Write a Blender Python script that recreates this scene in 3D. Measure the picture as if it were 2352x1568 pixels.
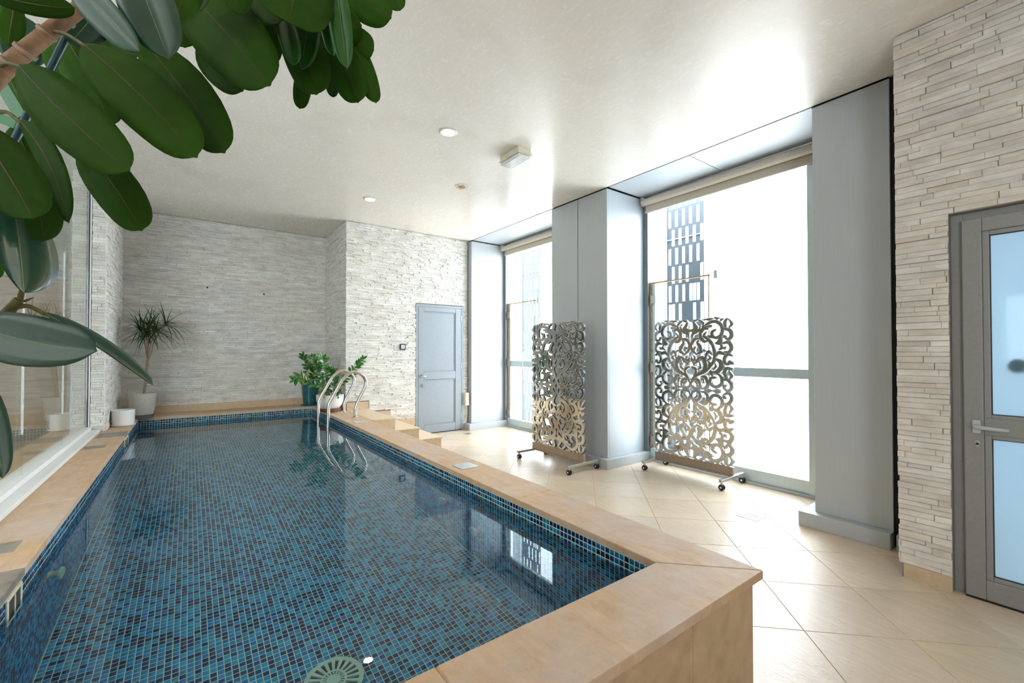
import bpy, bmesh, math, random
import numpy as np
from mathutils import Vector, Matrix, Quaternion
for o in list(bpy.data.objects): bpy.data.objects.remove(o)
SC = bpy.context.scene
COL = SC.collection
R = math.radians
# ------------------------------------------------------------------ camera
FPX, YAW, PIT, CX, CY, CAMZ = 1002.8141, R(36.4861), R(.7178), 1176.64, 793.355, 1.35
cam = bpy.data.objects.new('camera', bpy.data.cameras.new('camera')); COL.objects.link(cam)
cam.location = (0, 0, CAMZ); cam.rotation_euler = (R(90) + PIT, 0, -YAW)
cam.data.sensor_width = 36; cam.data.lens = FPX / 2352 * 36
cam.data.shift_x = -.64 / 2352; cam.data.shift_y = 9.355 / 2352; cam.data.clip_start = .02
SC.camera = cam
_fw = Vector((math.sin(YAW)*math.cos(PIT), math.cos(YAW)*math.cos(PIT), math.sin(PIT)))
_rt = Vector((math.cos(YAW), -math.sin(YAW), 0)); _up = _rt.cross(_fw)
def at(u, v, w):                                   # a point at distance w that lies along a line of sight
    return Vector((0, 0, CAMZ)) + (_fw + _rt*((u-CX)/FPX) + _up*((CY-v)/FPX))*w
# ------------------------------------------------------------------ light
world = bpy.data.worlds.new('world'); SC.world = world; world.use_nodes = True
bg = world.node_tree.nodes['Background']; bg.inputs[0].default_value = (.88, .94, 1, 1); bg.inputs[1].default_value = 12.7
SC.view_settings.view_transform = 'Standard'; SC.view_settings.look = 'None'
SC.view_settings.exposure = 0.0; SC.view_settings.gamma = 1; SC.view_settings.use_curve_mapping = False
SC.cycles.use_denoising = True; SC.cycles.max_bounces = 7; SC.cycles.diffuse_bounces = 4
SC.cycles.glossy_bounces = 4; SC.cycles.transmission_bounces = 8
SC.cycles.use_adaptive_sampling = True; SC.cycles.adaptive_threshold = .08; SC.cycles.adaptive_min_samples = 16; SC.cycles.transparent_max_bounces = 16
SC.cycles.sample_clamp_indirect = 8; SC.cycles.blur_glossy = 1.0
def portal(name, loc, rot, sx, sy):                # guides daylight sampling through an opening; gives no light of its own
    l = bpy.data.lights.new(name, 'AREA'); l.shape = 'RECTANGLE'; l.size = sx; l.size_y = sy; l.cycles.is_portal = True
    o = bpy.data.objects.new(name, l); COL.objects.link(o); o.location = loc; o.rotation_euler = rot; return o
portal('window_portal', (4.9, 2.38, 1.65), (0, R(90), 0), 3.3, 2.1)
portal('window_portal', (4.9, 5.42, 1.65), (0, R(90), 0), 3.3, 2.1)
portal('window_portal', (-1.02, -1.9, 1.9), (0, R(-90), 0), 2.2, 1.05)  # for the unseen fill window added behind the viewer
portal('window_portal', (-3.05, .1, 1.65), (R(90), 0, 0), 3.5, 2.7)  # for the fill opening added in the room beyond the glass
# ------------------------------------------------------------------ dimensions (metres; x to the windows, y along the pool)
ZC, ZP, ZW, ZB = 3.262, .485, .385, -.565          # ceiling, coping, water, pool bottom
XL, XI, XO, YN, YNO, YF = -.5235, 1.545, 1.827, 1.097, .806, 7.37
YB, Y2, XR, XC, XG, XS = 7.808, 6.575, 1.85, 3.9065, -.86, 3.45
PIL, YP = -.733, 6.40                               # stone pier beside the glass
# ------------------------------------------------------------------ node materials
def mat(name):
    m = bpy.data.materials.new(name); m.use_nodes = True; nt = m.node_tree
    return m, nt, nt.nodes['Principled BSDF']
def N(nt, typ, **kw):
    n = nt.nodes.new('ShaderNode' + typ)
    for k, v in kw.items():
        if k.startswith('i_'):
            key = k[2:]; n.inputs[int(key) if key.isdigit() else key].default_value = v
        else: setattr(n, k, v)
    return n
def pos(nt, scale=(1, 1, 1), rot=(0, 0, 0)):
    g = N(nt, 'NewGeometry'); mp = N(nt, 'Mapping'); mp.inputs['Scale'].default_value = scale; mp.inputs['Rotation'].default_value = rot
    nt.links.new(g.outputs['Position'], mp.inputs['Vector']); return mp.outputs[0]
def noise(nt, vec, scale, detail=4, rough=.55, dist=0):
    n = N(nt, 'TexNoise'); n.inputs['Scale'].default_value = scale; n.inputs['Detail'].default_value = detail
    n.inputs['Roughness'].default_value = rough; n.inputs['Distortion'].default_value = dist
    nt.links.new(vec, n.inputs['Vector']); return n.outputs['Fac']
def ramp(nt, fac, stops):
    r = N(nt, 'ValToRGB'); e = r.color_ramp.elements
    while len(e) < len(stops): e.new(.5)
    for k, (p, c) in enumerate(stops):
        e[k].position = p; e[k].color = (*c, 1) if len(c) == 3 else c
    nt.links.new(fac, r.inputs[0]); return r.outputs[0]
def mix(nt, a, b, fac, blend='MIX'):
    m = N(nt, 'Mix', data_type='RGBA', blend_type=blend)
    for s, v in ((0, fac), (6, a), (7, b)):
        if isinstance(v, (int, float)): m.inputs[s].default_value = v
        elif isinstance(v, tuple): m.inputs[s].default_value = (*v, 1)
        else: nt.links.new(v, m.inputs[s])
    return m.outputs[2]
def bump(nt, h, strength, dist=.01):
    b = N(nt, 'Bump'); b.inputs['Strength'].default_value = strength; b.inputs['Distance'].default_value = dist
    nt.links.new(h, b.inputs['Height']); return b.outputs[0]
def plain(name, c, rough=.5, metal=0, var=.06, vs=8, spec=.5, bs=0, bscale=60):
    m, nt, p = mat(name); v = pos(nt)
    a = tuple(max(0, x*(1-var)) for x in c); b = tuple(min(1, x*(1+var)) for x in c)
    nt.links.new(ramp(nt, noise(nt, v, vs), [(.3, a), (.7, b)]), p.inputs['Base Color'])
    p.inputs['Roughness'].default_value = rough; p.inputs['Metallic'].default_value = metal; p.inputs['Specular IOR Level'].default_value = spec
    if bs: nt.links.new(bump(nt, noise(nt, v, bscale), bs, .003), p.inputs['Normal'])
    return m
def attr_mat(name, rough, grain, gscale, bs, spec=.4, coat=0, bscale=70, mult=1.0):
    m, nt, p = mat(name); at_ = N(nt, 'Attribute', attribute_name='col')
    n = noise(nt, pos(nt, gscale), 6, 6, .65)
    g = ramp(nt, n, [(.25, (1-grain,)*3), (.75, (1+grain*.6 if grain < 1 else 1,)*3)])
    nt.links.new(mix(nt, at_.outputs['Color'], g, 1.0, 'MULTIPLY'), p.inputs['Base Color'])
    p.inputs['Roughness'].default_value = rough; p.inputs['Specular IOR Level'].default_value = spec; p.inputs['Coat Weight'].default_value = coat
    p.inputs['Coat Roughness'].default_value = .08
    if bs: nt.links.new(bump(nt, noise(nt, pos(nt, gscale), bscale, 5, .7), bs, .004), p.inputs['Normal'])
    return m
M = {}
M['stone'] = attr_mat('ledge_stone', .85, .26, (1, 1, 2.5), .8, .25, bscale=45)
M['mosaic'] = attr_mat('glass_mosaic', .15, .10, (1, 1, 1), 0, .3, 0)
M['grout'] = plain('pale_grout', (.60, .68, .53), .8)
M['lobby'] = plain('blue_lobby_paint', (.62, .74, .80), .7)
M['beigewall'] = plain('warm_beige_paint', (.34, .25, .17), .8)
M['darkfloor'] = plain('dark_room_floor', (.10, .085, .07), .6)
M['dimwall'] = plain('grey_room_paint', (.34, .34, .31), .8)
M['stone_back'] = plain('stone_bed', (.27, .245, .21), .9)
def ceiling_mat():
    m, nt, p = mat('polished_plaster'); v = pos(nt)
    a = noise(nt, v, 1.3, 6, .6, .6); b = noise(nt, pos(nt, (3, 1.2, 1), (0, 0, .6)), 7, 8, .75, 2.2)
    c1 = ramp(nt, a, [(.3, (.74, .69, .605)), (.5, (.80, .765, .695)), (.72, (.80, .735, .64))])
    nt.links.new(mix(nt, c1, ramp(nt, b, [(.35, (.95, .94, .93)), (.7, (1.03, 1.03, 1.03))]), .5, 'MULTIPLY'), p.inputs['Base Color'])
    nt.links.new(ramp(nt, b, [(.32, (.14,)*3), (.68, (.34,)*3)]), p.inputs['Roughness'])
    nt.links.new(bump(nt, b, .06, .01), p.inputs['Normal']); p.inputs['Specular IOR Level'].default_value = .30
    return m
M['ceiling'] = ceiling_mat()
def tile_mat():
    m, nt, p = mat('beige_floor_tile'); at_ = N(nt, 'Attribute', attribute_name='col')
    n = noise(nt, pos(nt, (9, 1.1, 1), (0, 0, R(22))), 5, 7, .7, .5); n2 = noise(nt, pos(nt), 2.2, 4)
    g = mix(nt, ramp(nt, n, [(.3, (.86, .84, .82)), (.7, (1.08, 1.08, 1.08))]), ramp(nt, n2, [(.3, (.93, .92, .90)), (.7, (1.04, 1.04, 1.05))]), 1, 'MULTIPLY')
    nt.links.new(mix(nt, at_.outputs['Color'], g, 1, 'MULTIPLY'), p.inputs['Base Color'])
    p.inputs['Roughness'].default_value = .30; p.inputs['Specular IOR Level'].default_value = .75
    n4 = noise(nt, pos(nt, (2.2, 1, 1), (0, 0, R(30))), 26, 6, .7, .8); n5 = mix(nt, n, n4, .6)
    nt.links.new(bump(nt, n5, .42, .006), p.inputs['Normal']); return m
M['tile'] = tile_mat()
def coping_mat():
    m, nt, p = mat('sandstone_coping'); v = pos(nt)
    n = noise(nt, pos(nt, (5, 1.0, 1), (0, 0, R(35))), 4, 8, .7, .8); n2 = noise(nt, v, 2.6, 6, .65); n3 = noise(nt, v, 11, 8, .8)
    c = ramp(nt, n, [(.25, (.50, .32, .175)), (.5, (.61, .405, .24)), (.75, (.69, .485, .31))])
    w = ramp(nt, n2, [(.44, (0,)*3), (.62, (.7,)*3)])
    c = mix(nt, c, (.58, .48, .42), w)
    c = mix(nt, c, ramp(nt, n3, [(.3, (.84, .82, .80)), (.65, (1.04, 1.04, 1.04))]), 1, 'MULTIPLY')
    nt.links.new(c, p.inputs['Base Color']); p.inputs['Roughness'].default_value = .55; p.inputs['Specular IOR Level'].default_value = .4
    nt.links.new(bump(nt, n3, .18, .004), p.inputs['Normal']); return m
M['coping'] = coping_mat()
M['skirt'] = plain('beige_skirting', (.56, .42, .28), .5, vs=20, var=.1)
M['clad'] = plain('beige_pool_cladding', (.50, .35, .21), .55, vs=14, var=.14, bs=.15, bscale=180)
M['step'] = plain('beige_step_stone', (.70, .55, .38), .5, vs=18, var=.10, bs=.1, bscale=160)
def metal_mat(name, c, rough, metal=.9, stretch=(30, 30, .6), bs=.04, var=.05):
    m, nt, p = mat(name); n = noise(nt, pos(nt, stretch), 6, 5)
    a = tuple(x*(1-var) for x in c); b = tuple(min(1, x*(1+var)) for x in c)
    nt.links.new(ramp(nt, n, [(.3, a), (.7, b)]), p.inputs['Base Color']); p.inputs['Metallic'].default_value = metal; p.inputs['Roughness'].default_value = rough
    if bs: nt.links.new(bump(nt, n, bs, .001), p.inputs['Normal'])
    return m
M['alu'] = metal_mat('satin_aluminium', (.48, .51, .535), .55, .30, (14, 14, .5), .015, .025)
M['frame'] = metal_mat('window_frame_aluminium', (.58, .68, .70), .35, .4)
M['jamb_shade_beam'] = metal_mat('jamb_shade_and_beam_grey', (.17, .20, .22), .45, .3)  # dark tone paints the far jambs' shade; also the beam's grey
M['steel'] = metal_mat('polished_steel', (.62, .585, .55), .27, 1, (8, 8, 8), .02, .06)
M['rusty'] = metal_mat('worn_steel_board', (.36, .30, .25), .38, .7, (6, 6, 22), .08, .25)
M['legsteel'] = metal_mat('grey_steel_leg', (.50, .49, .47), .32, .9, (6, 6, 6), .02, .1)
M['mirror'] = metal_mat('mirror_glass', (.60, .62, .60), .10, 1, (3, 3, 3), 0, .03)
M['mirror_edge'] = plain('mirror_edge', (.07, .075, .075), .3)
M['chrome'] = metal_mat('chrome', (.75, .76, .77), .12, 1, (8, 8, 8), 0, .04)
M['doorpaint'] = plain('grey_door_paint', (.30, .335, .37), .42, .15, .04, 40)
M['doorgrey'] = plain('grey_aluminium_door', (.265, .265, .258), .5, .25, .05, 60)
M['black'] = plain('black_gap', (.012, .012, .012), .8)
M['rubber'] = plain('black_rubber', (.02, .02, .022), .55)
M['white'] = plain('white_frame', (.80, .80, .79), .4, vs=3, var=.03)
M['plaster'] = plain('white_plaster', (.72, .70, .66), .8, vs=3)
M['tan'] = plain('aged_gasket', (.46, .31, .16), .6, vs=30, var=.25)
M['blind'] = plain('cream_blind_fabric', (.62, .55, .45), .75, vs=60, var=.06)
M['greystone'] = plain('grey_weathered_slab', (.27, .235, .195), .6, vs=9, var=.35, bs=.2)
M['plate'] = metal_mat('brushed_cover_plate', (.66, .66, .64), .28, .85, (5, 60, 5), .03, .08)
M['potbeige'] = plain('stoneware_beige', (.60, .56, .49), .6, vs=90, var=.12)
M['potwhite'] = plain('white_glazed_ceramic', (.78, .77, .74), .22, vs=4, var=.03)
M['potteal'] = plain('teal_glazed_ceramic', (.018, .10, .115), .2, vs=12, var=.3)
M['saucer'] = plain('slate_grey_saucer', (.16, .155, .165), .6)
M['terra'] = plain('dark_terracotta', (.15, .055, .028), .45, vs=20, var=.2)
M['soil'] = plain('dark_soil', (.03, .022, .015), .95, vs=60, var=.4, bs=.6)
M['bark'] = plain('brown_bark', (.28, .16, .085), .8, vs=40, var=.35, bs=.6, bscale=120)
M['thinbark'] = plain('pale_brown_stem', (.33, .22, .15), .8, vs=60, var=.3)
M['ivory'] = plain('ivory_plastic', (.72, .66, .50), .45, vs=20, var=.1)
M['offwhite'] = plain('aged_white_plastic', (.66, .62, .54), .4, vs=14, var=.1)
M['rust'] = plain('rusted_cover', (.46, .27, .11), .8, vs=60, var=.5)
M['darkflap'] = plain('dark_opening', (.05, .045, .035), .6)
M['drain'] = plain('pale_green_plastic', (.50, .66, .54), .35, vs=20, var=.04)
M['lattice'] = plain('blue_grey_facade_metal', (.07, .092, .115), .6, vs=3, var=.08)
M['stake'] = plain('dark_teal_stake', (.008, .045, .055), .35)
M['greenstrap'] = plain('bright_green_strap', (.004, .11, .012), .45)
def leaf_mat(name, c1, c2, rough, coat, trans, tcol, spec=.5):
    m, nt, p = mat(name); oi = N(nt, 'ObjectInfo')
    n = noise(nt, pos(nt), 30, 5, .6)
    c = mix(nt, ramp(nt, n, [(.3, c1), (.7, c2)]), ramp(nt, oi.outputs['Random'], [(0, (.75, .8, .7)), (1, (1.25, 1.15, 1.1))]), 1, 'MULTIPLY')
    nt.links.new(c, p.inputs['Base Color']); p.inputs['Roughness'].default_value = rough; p.inputs['Coat Weight'].default_value = coat; p.inputs['Coat Roughness'].default_value = .22; p.inputs['Specular IOR Level'].default_value = spec
    nt.links.new(bump(nt, n, .05, .002), p.inputs['Normal'])
    t = N(nt, 'BsdfTranslucent'); t.inputs['Color'].default_value = (*tcol, 1); ms = N(nt, 'MixShader'); ms.inputs[0].default_value = trans
    out = nt.nodes['Material Output']; nt.links.new(p.outputs[0], ms.inputs[1]); nt.links.new(t.outputs[0], ms.inputs[2]); nt.links.new(ms.outputs[0], out.inputs[0]); return m
M['leaf_top'] = leaf_mat('rubber_leaf_upper', (.007, .050, .028), (.012, .066, .036), .32, .45, .06, (.08, .25, .01), .45)
M['leaf_under'] = leaf_mat('rubber_leaf_under', (.026, .080, .004), (.036, .102, .006), .55, .0, .25, (.09, .30, .003), .15)
M['leaf_backlit'] = leaf_mat('backlit_leaf_upper', (.010, .085, .006), (.018, .125, .010), .32, .3, .18, (.05, .35, .0))  # brighter green puts the backlit look of the right cluster into the colour
M['midrib'] = plain('leaf_midrib', (.085, .05, .010), .5, vs=40, var=.2)
M['midrib_top'] = plain('leaf_midrib_pale', (.16, .24, .07), .45, vs=40, var=.2)
M['twig'] = plain('green_brown_twig', (.10, .085, .02), .5, vs=50, var=.4)
M['drac'] = leaf_mat('dracaena_leaf', (.014, .040, .007), (.026, .062, .011), .42, .1, .12, (.1, .22, .02))
M['zz'] = leaf_mat('glossy_leaf', (.018, .10, .010), (.032, .15, .016), .25, .5, .10, (.08, .3, .01))
M['zzy'] = leaf_mat('yellowing_leaf', (.25, .30, .02), (.40, .42, .04), .4, .2, .15, (.4, .4, .02))
M['zzb'] = plain('dried_leaf', (.30, .12, .03), .7, vs=60, var=.4)
def glass_mat(name, tint, ior, boost):
    m, nt, p = mat(name); nt.nodes.remove(p)
    f = N(nt, 'Fresnel'); ge = N(nt, 'NewGeometry'); mr = N(nt, 'MapRange')          # same reflectance on both faces of the thin pane
    mr.inputs[3].default_value = ior; mr.inputs[4].default_value = 1/ior; nt.links.new(ge.outputs['Backfacing'], mr.inputs[0]); nt.links.new(mr.outputs[0], f.inputs['IOR'])
    mm = N(nt, 'Math', operation='MULTIPLY', use_clamp=True); mm.inputs[1].default_value = boost; nt.links.new(f.outputs[0], mm.inputs[0])
    t = N(nt, 'BsdfTransparent'); t.inputs[0].default_value = (*tint, 1); g = N(nt, 'BsdfGlossy'); g.inputs['Roughness'].default_value = 0.0
    g.inputs['Color'].default_value = (.97, 1, .985, 1)
    ms = N(nt, 'MixShader'); nt.links.new(mm.outputs[0], ms.inputs[0]); nt.links.new(t.outputs[0], ms.inputs[1]); nt.links.new(g.outputs[0], ms.inputs[2])
    nt.links.new(ms.outputs[0], nt.nodes['Material Output'].inputs[0]); return m
M['pane'] = glass_mat('window_glass', (.97, .985, .985), 1.5, 1.0)
M['wallglass'] = glass_mat('partition_glass', (.93, .95, .935), 1.52, 1.0)
def frosted():
    m, nt, p = mat('frosted_glass'); nt.nodes.remove(p)
    t = N(nt, 'BsdfTranslucent'); t.inputs[0].default_value = (.80, .91, .97, 1); r = N(nt, 'BsdfRefraction'); r.inputs['Roughness'].default_value = .45
    r.inputs['IOR'].default_value = 1.02; r.inputs['Color'].default_value = (.80, .90, .96, 1); g = N(nt, 'BsdfGlossy'); g.inputs['Roughness'].default_value = .35
    a = N(nt, 'MixShader'); a.inputs[0].default_value = .16; b = N(nt, 'MixShader'); b.inputs[0].default_value = .06
    nt.links.new(t.outputs[0], a.inputs[1]); nt.links.new(r.outputs[0], a.inputs[2]); nt.links.new(a.outputs[0], b.inputs[1]); nt.links.new(g.outputs[0], b.inputs[2])
    nt.links.new(b.outputs[0], nt.nodes['Material Output'].inputs[0]); return m
M['frost'] = frosted()
def water_mat():
    m, nt, p = mat('pool_water'); nt.nodes.remove(p)
    g = N(nt, 'BsdfGlass'); g.inputs['IOR'].default_value = 1.333; g.inputs['Roughness'].default_value = 0; g.inputs['Color'].default_value = (.87, .975, 1, 1)
    nt.links.new(g.outputs[0], nt.nodes['Material Output'].inputs[0]); return m
M['water'] = water_mat()
def emit(name, c, s):
    m, nt, p = mat(name); p.inputs['Base Color'].default_value = (*c, 1); p.inputs['Emission Color'].default_value = (*c, 1); p.inputs['Emission Strength'].default_value = s; return m
M['lamp'] = emit('lit_downlight', (1, .72, .40), 70)
M['clearplastic'] = plain('clear_ribbed_plastic', (.72, .73, .71), .12, vs=30, var=.1)
# ------------------------------------------------------------------ mesh helpers
class MB:
    def __init__(s): s.v = []; s.f = []; s.mi = []; s.c = []
    def add(s, vs, fs, mi=0, col=None):
        b = len(s.v); s.v += [tuple(x) for x in vs]
        for k, f in enumerate(fs):
            s.f.append([b+i for i in f]); s.mi.append(mi[k] if isinstance(mi, list) else mi); s.c.append(col)
        return s
    def box(s, x0, x1, y0, y1, z0, z1, mi=0, col=None):
        v = [(x, y, z) for x in (x0, x1) for y in (y0, y1) for z in (z0, z1)]
        return s.add(v, [(0, 1, 3, 2), (4, 6, 7, 5), (0, 4, 5, 1), (2, 3, 7, 6), (0, 2, 6, 4), (1, 5, 7, 3)], mi, col)
    def slab(s, poly, z0, z1, ch=0, mi=0, col=None):          # polygon prism with a chamfered top
        n = len(poly); c = Vector((sum(p[0] for p in poly)/n, sum(p[1] for p in poly)/n))
        def ins(p, d):
            q = Vector(p[:2]) - c; L = q.length or 1; return c + q*(max(0, L-d)/L)
        vs = [(p[0], p[1], z0) for p in poly]
        if ch:
            vs += [(p[0], p[1], z1-ch) for p in poly] + [(*ins(p, ch*1.4), z1) for p in poly]; L = 3
        else: vs += [(p[0], p[1], z1) for p in poly]; L = 2
        fs = [tuple(range((L-1)*n, L*n)), tuple(reversed(range(n)))]
        for l in range(L-1): fs += [(l*n+i, l*n+(i+1) % n, (l+1)*n+(i+1) % n, (l+1)*n+i) for i in range(n)]
        return s.add(vs, fs, mi, col)
    def tube(s, path, r, n=10, caps=True, mi=0):
        P = [Vector(p) for p in path]; m = len(P); rs = r if isinstance(r, (list, tuple)) else [r]*m
        t0 = (P[1]-P[0]).normalized(); a = t0.orthogonal().normalized(); vs = []
        for i in range(m):
            t = (P[min(i+1, m-1)]-P[max(i-1, 0)]).normalized()
            a = (a - t*a.dot(t)); a = a.normalized() if a.length > 1e-6 else t.orthogonal().normalized(); b = t.cross(a)
            for k in range(n):
                q = 2*math.pi*k/n; vs.append(P[i] + (a*math.cos(q) + b*math.sin(q))*rs[i])
        fs = [(i*n+k, i*n+(k+1) % n, (i+1)*n+(k+1) % n, (i+1)*n+k) for i in range(m-1) for k in range(n)]
        if caps: fs += [tuple(reversed(range(n))), tuple(range((m-1)*n, m*n))]
        return s.add(vs, fs, mi)
    def lathe(s, prof, c=(0, 0, 0), n=32, axis='z', mi=0):
        vs = []
        for r, z in prof:
            for k in range(n):
                q = 2*math.pi*k/n; x, y = r*math.cos(q), r*math.sin(q)
                p = {'z': (x, y, z), 'x': (z, x, y), 'y': (y, z, x)}[axis]; vs.append((c[0]+p[0], c[1]+p[1], c[2]+p[2]))
        m = len(prof); fs = [(i*n+k, i*n+(k+1) % n, (i+1)*n+(k+1) % n, (i+1)*n+k) for i in range(m-1) for k in range(n)]
        fs += [tuple(reversed(range(n))), tuple(range((m-1)*n, m*n))]; return s.add(vs, fs, mi)
def mesh(name, mb, mats, smooth=False, bevel=0):
    me = bpy.data.meshes.new(name); me.from_pydata(mb.v, [], mb.f)
    for m in (mats if isinstance(mats, (list, tuple)) else [mats]): me.materials.append(M[m])
    if any(mb.mi): me.polygons.foreach_set('material_index', mb.mi)
    if any(c is not None for c in mb.c):
        ca = me.color_attributes.new('col', 'FLOAT_COLOR', 'CORNER'); d = []
        for f, c in zip(mb.f, mb.c): d += list((*(c or (.6, .6, .6)), 1))*len(f)
        ca.data.foreach_set('color', d)
    if bevel:
        bm = bmesh.new(); bm.from_mesh(me)
        bmesh.ops.bevel(bm, geom=[e for e in bm.edges if len(e.link_faces) == 2 and e.calc_face_angle(0) > .5], offset=bevel, segments=2, profile=.5, affect='EDGES', clamp_overlap=True)
        bmesh.ops.recalc_face_normals(bm, faces=bm.faces); bm.to_mesh(me); bm.free()
    if smooth: me.shade_smooth()
    if smooth == 'auto':
        me.set_sharp_from_angle(angle=R(40))
    return me
def obj(name, mb, mats, parent=None, smooth=False, bevel=0, loc=None):
    me = mb if isinstance(mb, bpy.types.Mesh) else mesh(name, mb, mats, smooth, bevel)
    o = bpy.data.objects.new(name, me); COL.objects.link(o)
    if parent:
        o.parent = parent
        if loc is None: o.matrix_parent_inverse = Matrix.Translation(-parent.location)
    if loc is not None: o.location = loc
    return o
def tag(o, label=None, cat=None, group=None, kind=None):
    for k, v in (('label', label), ('category', cat), ('group', group), ('kind', kind)):
        if v: o[k] = v
    return o
def thing(name, label, cat, loc=(0, 0, 0), group=None, kind=None):
    o = bpy.data.objects.new(name, None); COL.objects.link(o); o.location = loc; o.empty_display_size = .05
    return tag(o, label, cat, group, kind)
def fastmesh(name, verts, quads, cols, mats):
    me = bpy.data.meshes.new(name); nv, nf = len(verts), len(quads)
    me.vertices.add(nv); me.vertices.foreach_set('co', np.asarray(verts, np.float32).ravel())
    me.loops.add(nf*4); me.loops.foreach_set('vertex_index', np.asarray(quads, np.int32).ravel())
    me.polygons.add(nf); me.polygons.foreach_set('loop_start', np.arange(0, nf*4, 4, dtype=np.int32))
    ca = None; me.update(calc_edges=True)
    ca = me.color_attributes.new('col', 'FLOAT_COLOR', 'CORNER')
    c4 = np.ones((nf, 4, 4), np.float32); c4[:, :, :3] = np.asarray(cols, np.float32)[:, None, :]
    ca.data.foreach_set('color', c4.ravel())
    for m in (mats if isinstance(mats, (list, tuple)) else [mats]): me.materials.append(M[m])
    me.validate(); return me
rng = random.Random(7)
# ------------------------------------------------------------------ floor with diagonal tiles
def struct(name, label=None, cat=None): 
    o = thing(name, label, cat, kind='structure'); return o
fl = struct('floor', 'beige stone tile floor laid diagonally beside the pool', 'floor')
b = MB().box(1.80, 4.72, -2.6, 6.70, -.20, -.0035); b.box(-.95, 1.80, -2.6, .84, -.20, -.0035)
obj('screed', b, 'skirt', fl)
def clip(poly, x0, x1, y0, y1):
    for ax, lim, sg in ((0, x0, 1), (0, x1, -1), (1, y0, 1), (1, y1, -1)):
        out = []
        for i in range(len(poly)):
            p, q = poly[i], poly[(i+1) % len(poly)]; dp, dq = (p[ax]-lim)*sg, (q[ax]-lim)*sg
            if dp >= 0: out.append(p)
            if dp*dq < 0:
                t = dp/(dp-dq); out.append((p[0]+(q[0]-p[0])*t, p[1]+(q[1]-p[1])*t))
        poly = out
        if len(poly) < 3: return []
    return poly
TS, G2 = .4615, .0016
for i in range(-12, 14):
    for j in range(-16, 16):
        s0, d0 = 3.235 + i*TS, 1.08 + j*TS
        q = [(s0+G2, d0+G2), (s0+TS-G2, d0+G2), (s0+TS-G2, d0+TS-G2), (s0+G2, d0+TS-G2)]
        q = [((s+d)/2**.5, (s-d)/2**.5) for s, d in q][::-1]
        p = clip(q, 1.806, 4.60, -1.2, 6.56)
        if len(p) < 3: continue
        area = abs(sum(p[k][0]*p[(k+1) % len(p)][1]-p[(k+1) % len(p)][0]*p[k][1] for k in range(len(p))))/2
        if area < .004: continue
        t = rng.uniform(.93, 1.05); c = (.68*t, .555*t*rng.uniform(.98, 1.02), .415*t*rng.uniform(.95, 1.04))
        obj('tile', MB().slab(p, -.0035, 0, .0012, col=c), 'tile', fl)
# ------------------------------------------------------------------ ceiling
ce = struct('ceiling', 'glossy cream polished plaster ceiling', 'ceiling')
obj('plaster', MB().box(-.95, XC-.004, -2.6, YB+.1, ZC, ZC+.2), 'ceiling', ce)
obj('shadow_gap', MB().box(XC-.004, XC+.016, -2.6, 6.7, ZC+.012, ZC+.2), 'black', ce)
for y0, y1 in ((1.345, 2.385), (2.392, 3.41), (4.40, 5.425), (5.432, 6.452)):
    obj('soffit_panel', MB().box(XC+.016, 4.56, y0, y1, ZC, ZC+.03), 'alu', ce, bevel=.003)
obj('soffit_backing', MB().box(XC+.016, 4.75, .8, 6.7, ZC+.03, ZC+.2), 'black', ce)
# ------------------------------------------------------------------ ledge-stone walls
def stone_rows(u0, u1, z0, z1, holes, seed, hmin=.022, hmax=.037, lmin=.10, lmax=.36):
    r = random.Random(seed); out = []; z = z0
    while z < z1-.006:
        h = min(r.uniform(hmin, hmax), z1-z)
        if z1-z-h < .012: h = z1-z
        u = u0 - r.uniform(0, .12)
        while u < u1:
            L = r.uniform(lmin, lmax); a, e = max(u, u0), min(u+L, u1); u += L
            segs = [(a, e)]
            for (ha, hb, za, zb) in holes:
                if z+h <= za+.004 or z >= zb-.004: continue
                ns = []
                for (p, q) in segs:
                    if q <= ha or p >= hb: ns.append((p, q)); continue
                    if p < ha: ns.append((p, ha))
                    if q > hb: ns.append((hb, q))
                segs = ns
            for p, q in segs:
                if q-p > .008: out.append((p, q, z, z+h))
        z += h
    return out
PAL = [(.73, .70, .645), (.755, .73, .685), (.715, .68, .62), (.745, .725, .69), (.69, .675, .645), (.725, .675, .60), (.68, .63, .565), (.77, .75, .715)]
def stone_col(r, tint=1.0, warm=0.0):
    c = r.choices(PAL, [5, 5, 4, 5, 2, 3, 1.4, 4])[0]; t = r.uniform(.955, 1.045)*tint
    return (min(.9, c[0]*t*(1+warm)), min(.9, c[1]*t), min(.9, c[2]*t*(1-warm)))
def stone_box(mb, r, rect, place, dmin, dmax, col):
    u0, u1, z0, z1 = rect; g = .0004; d = r.uniform(dmin, dmax); t = [d+r.uniform(-.0022, .0022) for _ in range(4)]
    ch = min(.0025, (z1-z0)*.12)
    g_ = g; u0 += r.choice((0, 0, 0, .0025)); z1 -= r.choice((0, 0, 0, .0012)); fr = [(u0+g, z0+g), (u1-g, z0+g), (u1-g, z1-g), (u0+g, z1-g)]
    fi = [(u0+g+ch, z0+g+ch), (u1-g-ch, z0+g+ch), (u1-g-ch, z1-g-ch), (u0+g+ch, z1-g-ch)]
    vs = [place(u, z, 0) for u, z in fr] + [place(u, z, tt-.002) for (u, z), tt in zip(fr, t)] + [place(u, z, tt) for (u, z), tt in zip(fi, t)]
    fs = [(8, 9, 10, 11)] + [(l*4+k, l*4+(k+1) % 4, (l+1)*4+(k+1) % 4, (l+1)*4+k) for l in (0, 1) for k in range(4)]
    mb.add(vs, fs, 0, col)
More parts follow.
